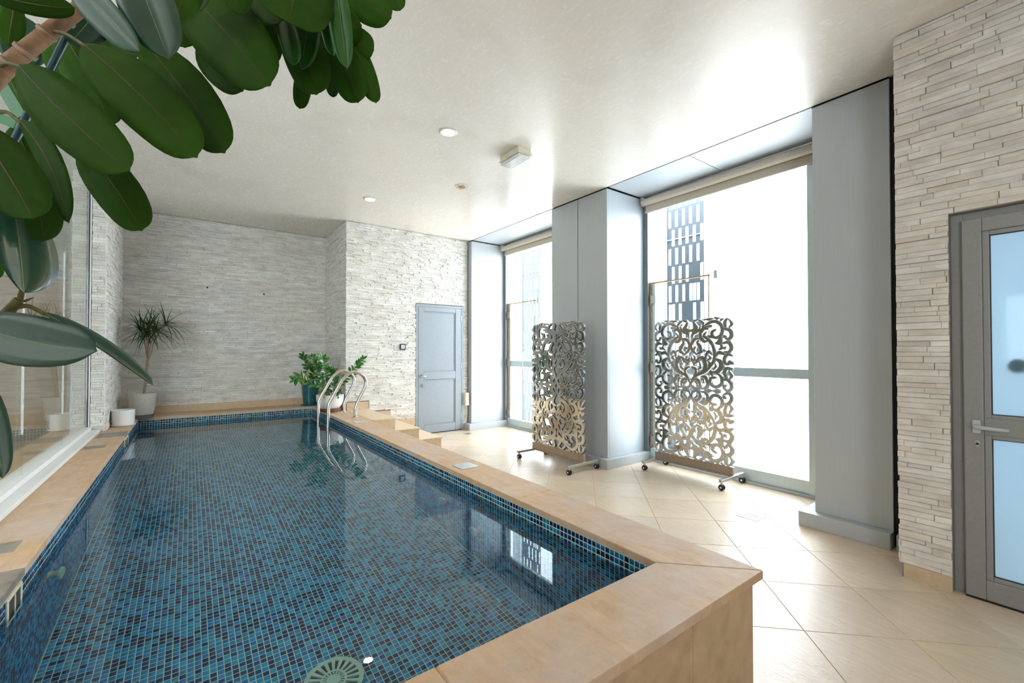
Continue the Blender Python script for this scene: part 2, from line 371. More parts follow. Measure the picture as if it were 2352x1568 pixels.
def clad(parent, rects, place, seed, dmin=.010, dmax=.022, singles=300, key=None, tint=1.0, warm=0.0):
    r = random.Random(seed); order = sorted(range(len(rects)), key=key or (lambda k: -(rects[k][1]-rects[k][0])*(rects[k][3]-rects[k][2])))
    one = set(order[:singles]); rest = MB()
    for k, rc in enumerate(rects):
        col = stone_col(r, tint, warm)
        if k in one:
            m = MB(); stone_box(m, r, rc, place, dmin, dmax, col); obj('stone', m, 'stone', parent)
        else: stone_box(rest, r, rc, place, dmin, dmax, col)
    if rest.v: tag(obj('stone_cladding', rest, 'stone', parent), kind='stuff')
SK = .587
wb = struct('wall_back', 'white ledge stone wall behind the far end of the pool', 'wall')
obj('wall_core', MB().box(PIL-.2, XR+.1, YB, YB+.15, -.1, ZC), 'stone_back', wb)
clad(wb, stone_rows(PIL, XR, SK, ZC-.004, [], 11, .019, .032, .07, .32), lambda u, z, d: (u, YB-d, z), 12, tint=.97)
x = PIL
while x < XR-.01:
    e = min(x+.42, XR-.002); obj('skirting_tile', MB().box(x+.001, e-.001, YB-.014, YB, ZP, SK-.001), 'skirt', wb); x = e
wr = struct('wall_recess', 'short shaded ledge stone return wall beside the far corner', 'wall')
obj('wall_core', MB().box(XR+.0, XR+.12, Y2+.02, YB+.15, -.1, ZC), 'stone_back', wr)
clad(wr, stone_rows(Y2-.012, YB, SK, ZC-.004, [], 21), lambda u, z, d: (XR-d, u, z), 22, singles=120)
wf = struct('wall_far', 'bright white ledge stone wall around the grey door', 'wall')
DX0, DX1, DZ = 2.922, 3.795, 2.112
b = MB().box(XR, DX0, Y2, Y2+.15, -.1, ZC).box(DX0, DX1, Y2, Y2+.15, DZ, ZC).box(DX1, 4.0, Y2, Y2+.15, -.1, ZC)
obj('wall_core', b, 'stone_back', wf)
steps_holes = [(XR-.1, 2.175, -1, ZP+.115), (2.17, 2.505, -1, ZP*2/3+.115), (2.50, DX0+.01, -1, ZP/3+.115), (DX0, DX1, -1, DZ)]
clad(wf, stone_rows(XR-.018, XC-.03, .10, ZC-.004, steps_holes, 31, .017, .029, .04, .22), lambda u, z, d: (u, Y2-d, z), 32, dmin=.008, dmax=.026, tint=1.03, warm=-.012)
for x0, x1, z0, z1 in ((XR, 2.172, ZP, ZP+.112), (2.172, 2.502, ZP*2/3, ZP*2/3+.112), (2.502, DX0-.002, ZP/3, ZP/3+.112), (DX1+.003, 3.86, 0, .10)):
    obj('skirting_tile', MB().box(x0, x1, Y2-.016, Y2, z0, z1), 'skirt', wf)
wl = struct('wall_left', 'white ledge stone pier between the glass and the far wall', 'wall')
obj('wall_core', MB().box(-1.02, PIL-.001, YP+.001, YB-.001, ZP+.001, ZC), 'stone_back', wl)
obj('pier_face_edge', MB().box(PIL-.004, PIL+.001, YP-.003, YP+.006, ZP, ZC), 'plaster', wl)
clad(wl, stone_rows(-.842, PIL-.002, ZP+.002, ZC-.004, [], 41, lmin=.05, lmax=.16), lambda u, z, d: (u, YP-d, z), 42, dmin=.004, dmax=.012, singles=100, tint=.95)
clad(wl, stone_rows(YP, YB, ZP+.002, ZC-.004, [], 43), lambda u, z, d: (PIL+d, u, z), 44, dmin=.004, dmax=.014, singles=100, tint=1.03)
# right stone wall with the glazed door
wg = struct('wall_right', 'near ledge stone wall around the glazed grey door', 'wall')
WY1, DY0, DY1, DT = .742, -.42, .512, 2.122
b = MB().box(XS+.0, XS+.36, DY1, WY1-.012, -.1, ZC).box(XS, XS+.36, DY0, DY1, DT, ZC).box(XS, XS+.36, -2.6, DY0, -.1, ZC)
obj('wall_core', b, 'stone_back', wg)
def key_right(rects): return lambda k: 0 if rects[k][1] > .26 else 1
rr = stone_rows(-1.3, WY1, .083, ZC-.004, [(DY0, DY1, -1, DT)], 51, .024, .040, .09, .34)
clad(wg, rr, lambda u, z, d: (XS-d+.004, u, z), 52, dmin=.006, dmax=.022, key=lambda k: (0 if rr[k][1] > .2 else 1, -rr[k][1]), tint=.96, warm=.02)
obj('skirting_tile', MB().box(XS-.004, XS+.02, DY1+.001, WY1-.022, 0, .082), 'skirt', wg)
obj('skirting_tile', MB().box(XS-.004, XS+.02, -2.6, DY0-.002, 0, .082), 'skirt', wg)
# black panel painting the shade inside the gap between stone wall and column
obj('gap_shade_panel', MB().box(XC+.02, XC+.06, WY1-.10, .90, -.05, ZC), 'black', wg)
wn = struct('wall_near', 'plain wall behind the viewer', 'wall')
obj('plaster', MB().box(-.95, 4.0, -2.75, -2.6, -.1, ZC), 'plaster', wn)
fill_win = struct('window_4', 'unseen side window added left behind the viewer for fill light', 'window')  # unseen, added to bring fill daylight onto the near stone wall
obj('surround', MB().box(-.95, -.88, -1.4, YNO-.002, -.1, ZC).box(-.95, -.88, -2.6, -2.4, -.1, ZC).box(-.95, -.88, -2.4, -1.4, -.1, .8).box(-.95, -.88, -2.4, -1.4, 3.0, ZC), 'plaster', fill_win)
obj('frame', MB().box(-.94, -.90, -2.4, -2.35, .8, 3.0).box(-.94, -.90, -1.45, -1.4, .8, 3.0).box(-.94, -.90, -2.35, -1.45, .8, .85).box(-.94, -.90, -2.35, -1.45, 2.95, 3.0), 'frame', fill_win)
# ------------------------------------------------------------------ window wall: clad columns
def column(name, label, panels, side, plinths, back=True):
    c = thing(name, label, 'column', (XC, panels[0][0], 0), kind='structure')
    for y0, y1 in panels: obj('front_panel', MB().box(XC, XC+.03, y0, y1, .109, ZC-.012), 'alu', c, bevel=.002)
    if side is not None: obj('side_panel', MB().box(XC+.031, 4.585, side, side+.03, .109, ZC-.012), 'alu', c, bevel=.002)
    y0, y1 = panels[0][0], panels[-1][1]
    obj('column_core', MB().box(XC+.031, 4.75, y0+.031 if side is not None else y0+.01, y1-.004, 0, ZC+.02), 'black', c)
    for q in plinths: obj('plinth', MB().box(*q), 'alu', c, bevel=.003)
    return c
column('clad_column', 'satin aluminium clad column nearest the stone wall', [(.868, 1.3355)], None, [(3.822, 4.60, .867, 1.422, 0, .1085)])
obj('plinth', MB().box(3.86, 4.5, .70, .845, 0, .10), 'alu', bpy.data.objects['clad_column'], bevel=.003)
column('clad_column', 'broad aluminium clad column between the two windows', [(3.424, 3.8945), (3.9075, 4.388)], 3.424, [(3.822, 4.625, 3.356, 4.46, 0, .1085)])
column('clad_column', 'aluminium clad column in the far corner by the door', [(6.464, 6.60)], 6.464, [(3.822, 4.64, 6.384, 6.60, 0, .1085)])
# ------------------------------------------------------------------ windows
def window(n, ya, yb, label):
    w = struct('window_%d' % n, label, 'window')
    X0, X1 = 4.60, 4.70
    obj('jamb', MB().box(4.585, X1, yb-.062, yb, .0, 3.255), 'jamb_shade_beam', w, bevel=.003)  # darker than the other jamb: its shade band is in the colour
    obj('jamb', MB().box(X0, X1, ya, ya+.285, .0, 3.255), 'frame', w, bevel=.003)
    obj('head', MB().box(X0, X1, ya+.285, yb-.062, 3.12, 3.255), 'frame', w, bevel=.003)
    obj('bottom_rail', MB().box(X0+.02, X1, ya+.285, yb-.062, .024, .146), 'frame', w, bevel=.004)
    obj('track', MB().box(X0-.02, X1, ya, yb-.062, 0, .024), 'alu', w, bevel=.002)
    yl = yb-.825                                              # the opening leaf runs from here to the far jamb
    obj('mid_rail', MB().box(X0+.035, X1-.02, ya+.285, yl-.004, 1.085, 1.178), 'frame', w, bevel=.003)
    obj('pane', MB().box(4.652, 4.658, ya+.285, yl, 1.178, 3.12), 'pane', w)
    obj('pane', MB().box(4.652, 4.658, ya+.285, yl, .146, 1.085), 'pane', w)
    obj('pane', MB().box(4.652, 4.658, yl, yb-.062, 2.205, 3.12), 'pane', w)
    lf = obj('casement', MB().box(4.648, 4.656, yl+.006, yb-.075, .15, 2.19), 'pane', w)
    obj('gasket', MB().box(4.640, 4.662, yl-.004, yl+.008, .15, 2.20), 'tan', lf)
    obj('gasket', MB().box(4.640, 4.662, yl-.004, yb-.068, 2.188, 2.204), 'tan', lf)
    obj('gasket', MB().box(4.632, 4.662, yb-.082, yb-.064, .15, 2.204), 'tan', lf)
    obj('stile', MB().box(4.644, 4.664, yb-.125, yb-.083, .15, 2.186), 'frame', lf, bevel=.002)
    obj('rail', MB().box(4.636, 4.668, yl+.010, yb-.126, 1.075, 1.18), 'frame', lf, bevel=.003)
    for z in (.20, 1.09, 1.94):
        h = obj('hinge', MB().box(4.615, 4.642, yb-.15, yb-.072, z, z+.10), 'legsteel', lf, bevel=.003)
        obj('hinge_pin', MB().tube([(4.618, yb-.078, z-.02), (4.618, yb-.078, z+.12)], .008, 8), 'rust', h)
    obj('handle', MB().tube([(4.585, yl+.25, .86), (4.585, yl+.25, 1.33)], .012, 10), 'chrome', lf, smooth='auto')
    for z in (.95, 1.24): obj('handle_post', MB().tube([(4.585, yl+.25, z), (4.65, yl+.25, z)], .007, 8), 'chrome', lf)
    obj('latch_plate', MB().box(4.642, 4.651, yl-.095, yl-.055, 2.15, 2.238), 'frame', w, bevel=.002)
    return w
window(1, 4.388, 6.464, 'far tall window beside the corner door')
window(2, 1.3355, 3.424, 'near tall window between the two columns')
# ------------------------------------------------------------------ blinds
def blind(ya, yb, label):
    t = thing('roller_blind', label, 'blind', (4.55, (ya+yb)/2, 3.19), 'rolled up blinds above the windows')
    obj('roll', MB().tube([(4.54, ya, 3.195), (4.54, yb, 3.195)], .043, 20), 'blind', t, smooth='auto')
    obj('fabric', MB().box(4.582, 4.584, ya+.01, yb-.01, 3.085, 3.20), 'blind', t)
    obj('bottom_bar', MB().box(4.574, 4.594, ya+.005, yb-.005, 3.070, 3.094), 'blind', t, bevel=.003)
    for y in (ya-.008, yb-.004): obj('bracket', MB().box(4.50, 4.585, y, y+.012, 3.15, 3.258), 'alu', t, bevel=.002)
blind(4.42, 6.435, 'cream roller blind rolled up above the far window')
blind(1.37, 3.395, 'cream roller blind rolled up above the near window')
# ------------------------------------------------------------------ perforated facade screens outside
def lattice(y0, label, seed):
    r = random.Random(seed); PW, PH, bx = .0545, .2685, .0095; nc = 10; y1 = y0+nc*PW+.018; b = MB(); xa, xb = 5.59, 5.602; z0 = -.9
    prev = [0]*nc
    for k in range(22):
        z = z0+k*PH; b.box(xa, xb, y0, y1, z-.034, z)
        rowo = [(1 if ((c+k) % 2 == 0 and r.random() < .88) or r.random() < .10 else 0) for c in range(nc)]
        for c in range(nc):
            ya = y0+.009+c*PW
            if rowo[c]: b.box(xa, xb, ya+PW-bx, ya+PW, z, z+PH-.034)
            else: b.box(xa, xb, ya, ya+PW, z, z+PH-.034)
        b.box(xa, xb, y0, y0+.009, z, z+PH-.034); b.box(xa, xb, y1-.009, y1, z, z+PH-.034)
    t = thing('facade_screen', label, 'screen', (5.6, y0, z0), 'perforated metal panels outside the windows')
    obj('perforated_plate', b, 'lattice', t)
    obj('edge_post', MB().box(5.575, 5.615, y1, y1+.05, -.9, 5.0), 'alu', t)
    obj('edge_post', MB().box(5.56, 5.63, y1+.13, y1+.30, -.9, 5.0), 'alu', t)
    for z in (1.42, 2.95): obj('tie_rod', MB().tube([(5.58, y0, z), (5.58, y1, z)], .008, 8), 'alu', t)
lattice(3.197, 'perforated blue-grey metal panel outside the near window', 3)
lattice(6.632, 'perforated blue-grey metal panel outside the far window', 5)
ext = struct('exterior_ledge', 'pale concrete ledge outside the windows', 'ledge')
obj('concrete', MB().box(4.76, 7.5, -1.5, 9.5, -.55, -.25), 'plaster', ext)
# ------------------------------------------------------------------ doors
d1 = struct('door_1', 'closed grey two-panel door in the far stone wall', 'door')
yf = Y2-.022
b = MB().box(DX0, DX0+.038, yf, Y2+.06, 0, DZ).box(DX1-.038, DX1, yf, Y2+.06, 0, DZ).box(DX0+.038, DX1-.038, yf, Y2+.06, DZ-.038, DZ)
obj('frame', b, 'doorpaint', d1, bevel=.003)
obj('leaf', MB().box(DX0+.041, DX1-.041, Y2-.004, Y2+.03, .012, DZ-.041), 'doorpaint', d1, bevel=.002)
lx0, lx1 = DX0+.041, DX1-.041
for q in ((lx0, 3.06, .012, DZ-.041), (3.645, lx1, .012, DZ-.041), (3.06, 3.645, 1.998, DZ-.041), (3.06, 3.645, .885, 1.012), (3.06, 3.645, .012, .142)):
    obj('leaf_frame', MB().box(q[0]+.001, q[1]-.001, Y2-.024, Y2-.004, q[2]+.001, q[3]-.001), 'doorpaint', d1, bevel=.004)
for z0, z1 in ((.142, .885), (1.012, 1.998)):
    pn = obj('panel', MB().box(3.062, 3.643, Y2-.006, Y2-.004, z0+.003, z1-.003), 'doorpaint', d1)
    for q in ((3.062, 3.072, z0, z1), (3.633, 3.643, z0, z1)): obj('bead', MB().box(q[0], q[1], Y2-.016, Y2-.010, q[2]+.003, q[3]-.003), 'doorpaint', pn)
    obj('bead', MB().box(3.072, 3.633, Y2-.016, Y2-.010, z1-.013, z1-.003), 'doorpaint', pn); obj('bead', MB().box(3.072, 3.633, Y2-.016, Y2-.010, z0+.003, z0+.013), 'doorpaint', pn)
h = obj('handle', MB().lathe([(.024, 0), (.024, -.01), (.011, -.012), (.011, -.05)], (3.012, Y2-.020, .943), 16, 'y'), 'chrome', d1, smooth='auto')
obj('lever', MB().tube([(3.012, Y2-.066, .943), (3.03, Y2-.068, .943), (3.11, Y2-.066, .94)], [.010, .009, .007], 10), 'chrome', h, smooth=True)
k = obj('keyhole', MB().lathe([(.022, 0), (.022, -.008)], (3.025, Y2-.020, .80), 16, 'y'), 'legsteel', d1)
obj('key', MB().box(3.021, 3.029, Y2-.055, Y2-.028, .793, .803).box(3.010, 3.034, Y2-.060, Y2-.055, .745, .795), 'legsteel', k)
for z in (.20, 1.05, 1.86): obj('hinge', MB().box(DX1-.05, DX1-.038, Y2-.030, Y2-.021, z, z+.10), 'legsteel', d1, bevel=.002)
obj('floor_gap', MB().box(DX0, DX1, Y2-.018, Y2+.03, 0, .011), 'black', d1)
d2 = struct('door_2', 'grey framed door with two frosted panes in the near stone wall', 'door')
xf = XS+.012
b = MB().box(xf+.03, xf+.10, DY1-.05, DY1, 0, DT).box(xf+.03, xf+.10, DY0, DY0+.05, 0, DT).box(xf+.03, xf+.10, DY0+.05, DY1-.05, DT-.045, DT)
obj('frame', b, 'doorgrey', d2, bevel=.003)
lf = (DY0+.05, DY1-.049)
def dbox(name, y0, y1, z0, z1, x0, x1, m, par, bev=.003): return obj(name, MB().box(x0, x1, y0, y1, z0, z1), m, par, bevel=bev)
GZ = ((.138, .876), (1.006, 1.978)); gy0, gy1 = lf[0]+.106, .359
for q in ((.386, lf[1], .008, 2.078), (lf[0], lf[0]+.078, .008, 2.078)): dbox('stile', q[0], q[1], q[2], q[3], xf, xf+.06, 'doorgrey', d2, .004)
for q in ((.008, .115), (.895, .988), (2.002, 2.078)): dbox('rail', lf[0]+.078, .386, q[0], q[1], xf+.001, xf+.06, 'doorgrey', d2, .004)
for z0, z1 in GZ:
    g = dbox('pane', gy0-.008, gy1+.008, z0-.008, z1+.008, xf+.026, xf+.032, 'frost', d2, 0)
    dbox('glazing_bead', gy1, .386, z0-.024, z1+.024, xf+.008, xf+.045, 'doorgrey', g); dbox('glazing_bead', gy0-.028, gy0, z0-.024, z1+.024, xf+.008, xf+.045, 'doorgrey', g)
    dbox('glazing_bead', gy0, gy1, z1, z1+.024, xf+.008, xf+.045, 'doorgrey', g); dbox('glazing_bead', gy0, gy1, z0-.024, z0, xf+.008, xf+.045, 'doorgrey', g)
    for q in ((gy1-.004, gy1, z0, z1), (gy0, gy0+.004, z0, z1), (gy0+.004, gy1-.004, z0, z0+.004), (gy0+.004, gy1-.004, z1-.004, z1)):
        dbox('seal', q[0], q[1], q[2], q[3], xf+.016, xf+.026, 'rubber', g, 0)
h = dbox('handle', .397, .430, .902, .974, xf-.010, xf, 'alu', d2, .004)
obj('lever', MB().tube([(xf-.008, .412, .94), (xf-.040, .412, .94), (xf-.050, .404, .94), (xf-.052, .36, .938), (xf-.050, .292, .936)], [.012, .012, .012, .010, .008], 12), 'alu', h, smooth=True)
obj('keyhole', MB().lathe([(.012, .0), (.012, -.004)], (xf, .411, .852), 14, 'x').box(xf-.004, xf, .406, .416, .826, .850), 'legsteel', d2)
obj('floor_gap', MB().box(xf-.004, xf+.08, DY0, DY1-.05, .0005, .0075), 'black', d2)
oo = tag(obj('oval_ornament', MB().lathe([(.002, -.012), (.03, -.010), (.038, 0), (.03, .010), (.002, .012)], (xf+.048, .262, 1.272), 24, 'x'), 'potteal', smooth=True), 'blurred dark green oval behind the upper frosted pane', 'ornament'); oo.scale = (1, 1, 1)
# bright lobby behind the frosted door
lb = struct('wall_lobby', 'pale blue lobby behind the frosted door', 'wall')
b = MB().box(3.82, 7.2, -1.8, -1.7, 0, 3.2).box(3.82, 7.2, .62, .70, 0, 3.2).box(3.82, 7.2, -1.8, .70, 3.2, 3.3).box(3.82, 7.2, -1.8, .70, -.1, -.004)
b.box(7.2, 7.3, -1.8, .7, 0, 1.2).box(7.2, 7.3, -1.8, .7, 1.95, 3.3)
obj('lobby_shell', b, 'lobby' if 'lobby' in M else 'white', lb)
# ------------------------------------------------------------------ pool
pool = thing('swimming_pool', 'raised rectangular pool lined with blue mosaic tiles', 'pool', ((XL+XI)/2, (YN+YF)/2, ZB))
b = MB().box(XL-.13, XI+.13, YN-.13, YF+.2, ZB-.15, ZB-.0008)
b.box(XL-.13, XL-.0008, YN-.13, YF+.2, ZB, ZP-.032).box(XI+.0008, XI+.13, YN-.13, YF+.2, ZB, ZP-.032)
b.box(XL, XI, YN-.13, YN-.0008, ZB, ZP-.032).box(XL, XI, YF+.0008, YF+.2, ZB, ZP-.032)
obj('basin', b, 'grout', pool)
b = MB().box(XI+.13, XO-.045, YNO+.045, YB-.02, -.1, ZP-.033).box(XL-.36, XI+.13, YNO+.045, YN-.13, -.1, ZP-.033).box(XL-.36, XL-.13, YN-.13, YB-.02, -.1, ZP-.033).box(XL-.13, XI+.13, YF+.2, YB-.02, -.1, ZP-.033)
obj('pool_surround_core', b, 'skirt', pool)
TP, TG = .0275, .0034
BLUES = np.array([(.003, .275, .56), (.006, .33, .60), (.002, .215, .56), (.015, .38, .62), (.0006, .038, .155), (.001, .052, .195), (.0006, .026, .10), (.002, .022, .07)], np.float32)
PB = np.array([.19, .15, .14, .05, .18, .17, .09, .03]); PB /= PB.sum()
nrng = np.random.default_rng(5)
def mosaic(O, U, V, n, nu, nv, skip=None, off=.0):
    O, U, V, n = (np.array(q, float) for q in (O, U, V, n)); iu, iv = np.meshgrid(np.arange(nu), np.arange(nv), indexing='ij'); iu = iu.ravel(); iv = iv.ravel()
    cols = BLUES[nrng.choice(len(BLUES), len(iu), p=PB)]*nrng.uniform(.85, 1.15, (len(iu), 1))
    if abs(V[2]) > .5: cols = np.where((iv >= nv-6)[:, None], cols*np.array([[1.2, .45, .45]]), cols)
    if skip is not None:
        k = ~skip[iu, iv]; iu, iv, cols = iu[k], iv[k], cols[k]
    a, e, c = TG/2, TP-TG/2, .0012; h = .0005; N_ = len(iu); base = O[None] + iu[:, None]*TP*U + iv[:, None]*TP*V + nrng.normal(0, .00025, (N_, 1))*U
    cr = [(a, a), (e, a), (e, e), (a, e)]; ci = [(a+c, a+c), (e-c, a+c), (e-c, e-c), (a+c, e-c)]
    vs = np.stack([base+x*U+y*V-n*.0012 for x, y in cr] + [base+x*U+y*V+n*h for x, y in ci], 1)
    q = np.array([(4, 5, 6, 7)] + [(k, (k+1) % 4, 4+(k+1) % 4, 4+k) for k in range(4)])
    quads = (np.arange(N_)[:, None, None]*8 + q[None]).reshape(-1, 4); return vs.reshape(-1, 3), quads, np.repeat(cols, 5, 0)
nX, nY, nZ = 75, 228, 37
sk = np.zeros((nX, nY), bool); cand = [(i, j) for i in range(nX) for j in range(nY)]
def seen_px(i, j):                                            # tiles that show largest: nearest ones inside the view
    x, y = XL+.003+(i+.5)*TP, YN+.003+(j+.5)*TP; return y
near = [(i, j) for i in range(13, 50) for j in range(34, 50) if XL+i*TP < .95 and (YN+j*TP) > 2.06 + max(0, (XL+i*TP-.35))*-.55 and (YN+j*TP) < 2.5]
near.sort(key=lambda q: q[1]); near = near[:300]
for q in near: sk[q] = True
tile_me = {}
for k, c in enumerate(BLUES):
    a, e, cc = TG/2, TP-TG/2, .0012; vs = [(x, y, -.0012) for x, y in ((a, a), (e, a), (e, e), (a, e))] + [(x, y, .0005) for x, y in ((a+cc, a+cc), (e-cc, a+cc), (e-cc, e-cc), (a+cc, e-cc))]
    tile_me[k] = mesh('mosaic_tile', MB().add(vs, [(4, 5, 6, 7)]+[(q, (q+1) % 4, 4+(q+1) % 4, 4+q) for q in range(4)], 0, tuple(float(z) for z in c)), 'mosaic')
for i, j in near:
    o = obj('mosaic_tile', tile_me[int(nrng.choice(len(BLUES), p=PB))], None, pool)
    o.location = (XL+.003+i*TP, YN+.003+j*TP, ZB)
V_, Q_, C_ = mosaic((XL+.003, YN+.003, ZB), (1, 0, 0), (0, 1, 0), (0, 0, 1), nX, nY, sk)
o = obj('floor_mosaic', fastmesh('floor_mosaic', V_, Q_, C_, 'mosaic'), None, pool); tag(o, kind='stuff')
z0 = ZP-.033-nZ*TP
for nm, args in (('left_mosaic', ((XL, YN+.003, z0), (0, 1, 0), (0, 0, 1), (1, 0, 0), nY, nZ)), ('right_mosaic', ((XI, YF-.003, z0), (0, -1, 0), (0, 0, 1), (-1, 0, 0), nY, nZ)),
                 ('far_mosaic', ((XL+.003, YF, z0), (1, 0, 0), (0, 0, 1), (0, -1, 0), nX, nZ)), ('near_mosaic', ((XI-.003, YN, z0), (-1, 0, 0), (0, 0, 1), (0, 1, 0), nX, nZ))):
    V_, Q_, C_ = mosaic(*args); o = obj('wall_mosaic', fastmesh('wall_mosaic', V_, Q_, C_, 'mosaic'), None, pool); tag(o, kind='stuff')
# coping slabs
def coping(poly): obj('coping_slab', MB().slab(poly, ZP-.032, ZP, .004), 'coping', pool)
ys = [YN, 2.35, 3.55, 4.75, 5.95, YF]
coping([(XI, YN), (XO, YNO), (XO, 2.05-.001), (XI, 2.05-.001)])
for a, e in ((2.05, 3.25), (3.25, 4.45), (4.45, 5.46)): coping([(XI, a+.001), (XO, a+.001), (XO, e-.001), (XI, e-.001)])
coping([(XI, 5.461), (XR-.002, 5.461), (XR-.002, 6.50), (XI, 6.50)]); coping([(XI, 6.502), (XR-.002, 6.502), (XR-.002, YB-.016), (XI, YB-.016)])
xs = [XI, .55, -.15]
coping([(XI-.0012, YN-.0006), (.55, YN), (.55, YNO), (XO-.0012, YNO-.0006)])
coping([(.549, YN), (-.449, YN), (-.449, YNO), (.549, YNO)]); coping([(-.45, YN), (-.89, YN), (-.89, YNO), (-.45, YNO)])
for a, e in ((YN+.001, 2.259), (2.576, 3.6), (3.602, 4.7), (4.702, 5.95), (6.275, YF)): coping([(XL, a), (XL, e), (-.88, e), (-.88, a)])
for a, e in ((2.26, 2.575), (5.951, 6.274)): coping([(-.745, a), (-.745, e), (-.88, e), (-.88, a)])
coping([(XL, YF+.001), (XI-.001, YF+.001), (XI-.001, YB-.016), (XL, YB-.016)]); coping([(-.735, YF+.001), (-.735, YB-.016), (XL-.001, YB-.016), (XL-.001, YF+.001)][::-1])
for y0, y1, z0_, z1_ in ((2.262, 2.573, 0, 0), (5.953, 6.272, 0, 0)):
    obj('skimmer_lid', MB().box(-.743, XL, y0, y1, ZP-.032, ZP+.001), 'greystone', pool, bevel=.003)
for y0, y1 in ((2.80, 2.945), (5.33, 5.467)): obj('cover_slab', MB().box(-.752, -.605, y0, y1, ZP-.002, ZP+.003), 'greystone', pool, bevel=.002)
for y0, y1 in ((2.345, 2.525), (5.90, 6.22)):                  # skimmer mouths in the left wall
    s = obj('skimmer', MB().box(XL-.01, XL+.006, y0, y0+.02, .315, ZP-.034).box(XL-.01, XL+.006, y1-.02, y1, .315, ZP-.034).box(XL-.01, XL+.006, y0+.02, y1-.02, .315, .330).box(XL-.01, XL+.006, y0+.02, y1-.02, ZP-.046, ZP-.034), 'ivory', pool, bevel=.003)
    obj('skimmer_flap', MB().box(XL-.004, XL+.003, y0+.02, y1-.02, .330, ZP-.046), 'darkflap', s)
    obj('skimmer_bar', MB().box(XL+.003, XL+.006, (y0+y1)/2-.006, (y0+y1)/2+.006, .330, ZP-.046), 'ivory', s)
for lx, ly, lz, sg in ((XL, 2.95, .14, 1), (XI, 2.90, -.005, -1), (XI, 2.46, -.16, -1)):
    rr_ = .055; prof = [(rr_*.55, .0), (rr_*.55, .035), (rr_, .037), (rr_*.97, .047), (rr_*.6, .052)]
    obj('return_inlet', MB().lathe([(r_, sg*z_) for r_, z_ in prof], (lx, ly, lz), 28, 'x'), 'drain' if sg > 0 else 'plate', pool, smooth='auto')
# outside cladding panels
x = XO-.027
for k in range(7):
    e = x-.43 if k else x-.425
    obj('cladding_panel', MB().box(e+.001, x-.001, YNO+.027, YNO+.045, .0, ZP-.033), 'clad', pool); x = e
    if x < -.9: break
y = YNO+.047
while y < 5.4:
    obj('cladding_panel', MB().box(XO-.045, XO-.027, y+.001, y+.449, .0, ZP-.033), 'clad', pool); y += .45
# cover plates on the right coping
for xa, xb, ya, yb_, lab in ((1.603, 1.752, 2.782, 2.935, 'square brushed cover plate on the pool edge nearest the viewer'), (1.610, 1.755, 5.30, 5.445, 'square brushed cover plate on the pool edge near the ladder')):
    tag(obj('cover_plate', MB().box(xa, xb, ya, yb_, ZP, ZP+.004), 'plate', bevel=.0015), lab, 'plate', 'cover plates on the pool edge')
# main drain
dr = thing('pool_drain', 'round pale green slotted drain cover on the pool bottom', 'drain', (.53, 2.06, ZB))
def drain_mb():
    mb = MB(); n = 40; rings = [(.033, 1), (.052, 0), (.060, 1), (.118, 0), (.132, 1)]
    def ring(r0, r1, z0, z1, solid):
        for k in range(n):
            if not solid and k % 2: continue
            a0, a1 = 2*math.pi*k/n, 2*math.pi*(k+1)/n
            vs = [(.53+r*math.cos(a), 2.06+r*math.sin(a), z) for z in (z0, z1) for r, a in ((r0, a0), (r1, a0), (r1, a1), (r0, a1))]
            mb.add(vs, [(3, 2, 1, 0), (4, 5, 6, 7), (0, 1, 5, 4), (1, 2, 6, 5), (2, 3, 7, 6), (3, 0, 4, 7)])
    ring(.0005, .030, ZB+.004, ZB+.020, True); ring(.030, .046, ZB+.004, ZB+.019, False); ring(.046, .056, ZB+.004, ZB+.020, True)
    ring(.056, .108, ZB+.004, ZB+.018, False); ring(.108, .128, ZB+.003, ZB+.0175, True); return mb
obj('grate', drain_mb(), 'drain', dr); obj('sump', MB().lathe([(.127, 0), (.127, .0035)], (.53, 2.06, ZB+.0024), 40), 'darkflap', dr)
wa = obj('pool_water', MB().add([(XL-.003, YN-.003, ZW), (XI+.003, YN-.003, ZW), (XI+.003, YF+.003, ZW), (XL-.003, YF+.003, ZW)], [(0, 1, 2, 3)]), 'water')
tag(wa, 'still clear water filling the blue mosaic pool', 'water', kind='stuff')
# steps up to the pool edge
st = thing('pool_steps', 'three beige stone steps rising to the far end of the pool', 'steps', (2.3, 6.0, 0))
for x0, x1, z in ((XR+.002, 2.15, ZP), (2.15, 2.485, ZP*2/3), (2.485, 2.815, ZP/3)):
    obj('tread', MB().box(x0 if z < ZP else XR+.002, x1+.012, 5.452, Y2-.017, z-.02, z), 'step', st, bevel=.002)
    obj('riser', MB().box(x1-.016, x1, 5.462, Y2-.017, z-ZP/3+.001, z-.021), 'step', st)
    obj('side_panel', MB().box(x0, x1-.085, 5.462, 5.478, .0, z-.021), 'step', st); obj('side_panel', MB().box(x1-.083, x1-.017, 5.462, 5.478, .0, z-.021), 'step', st)
    obj('step_core', MB().box(x0, x1-.017, 5.479, Y2-.017, 0, z-.021), 'skirt', st)
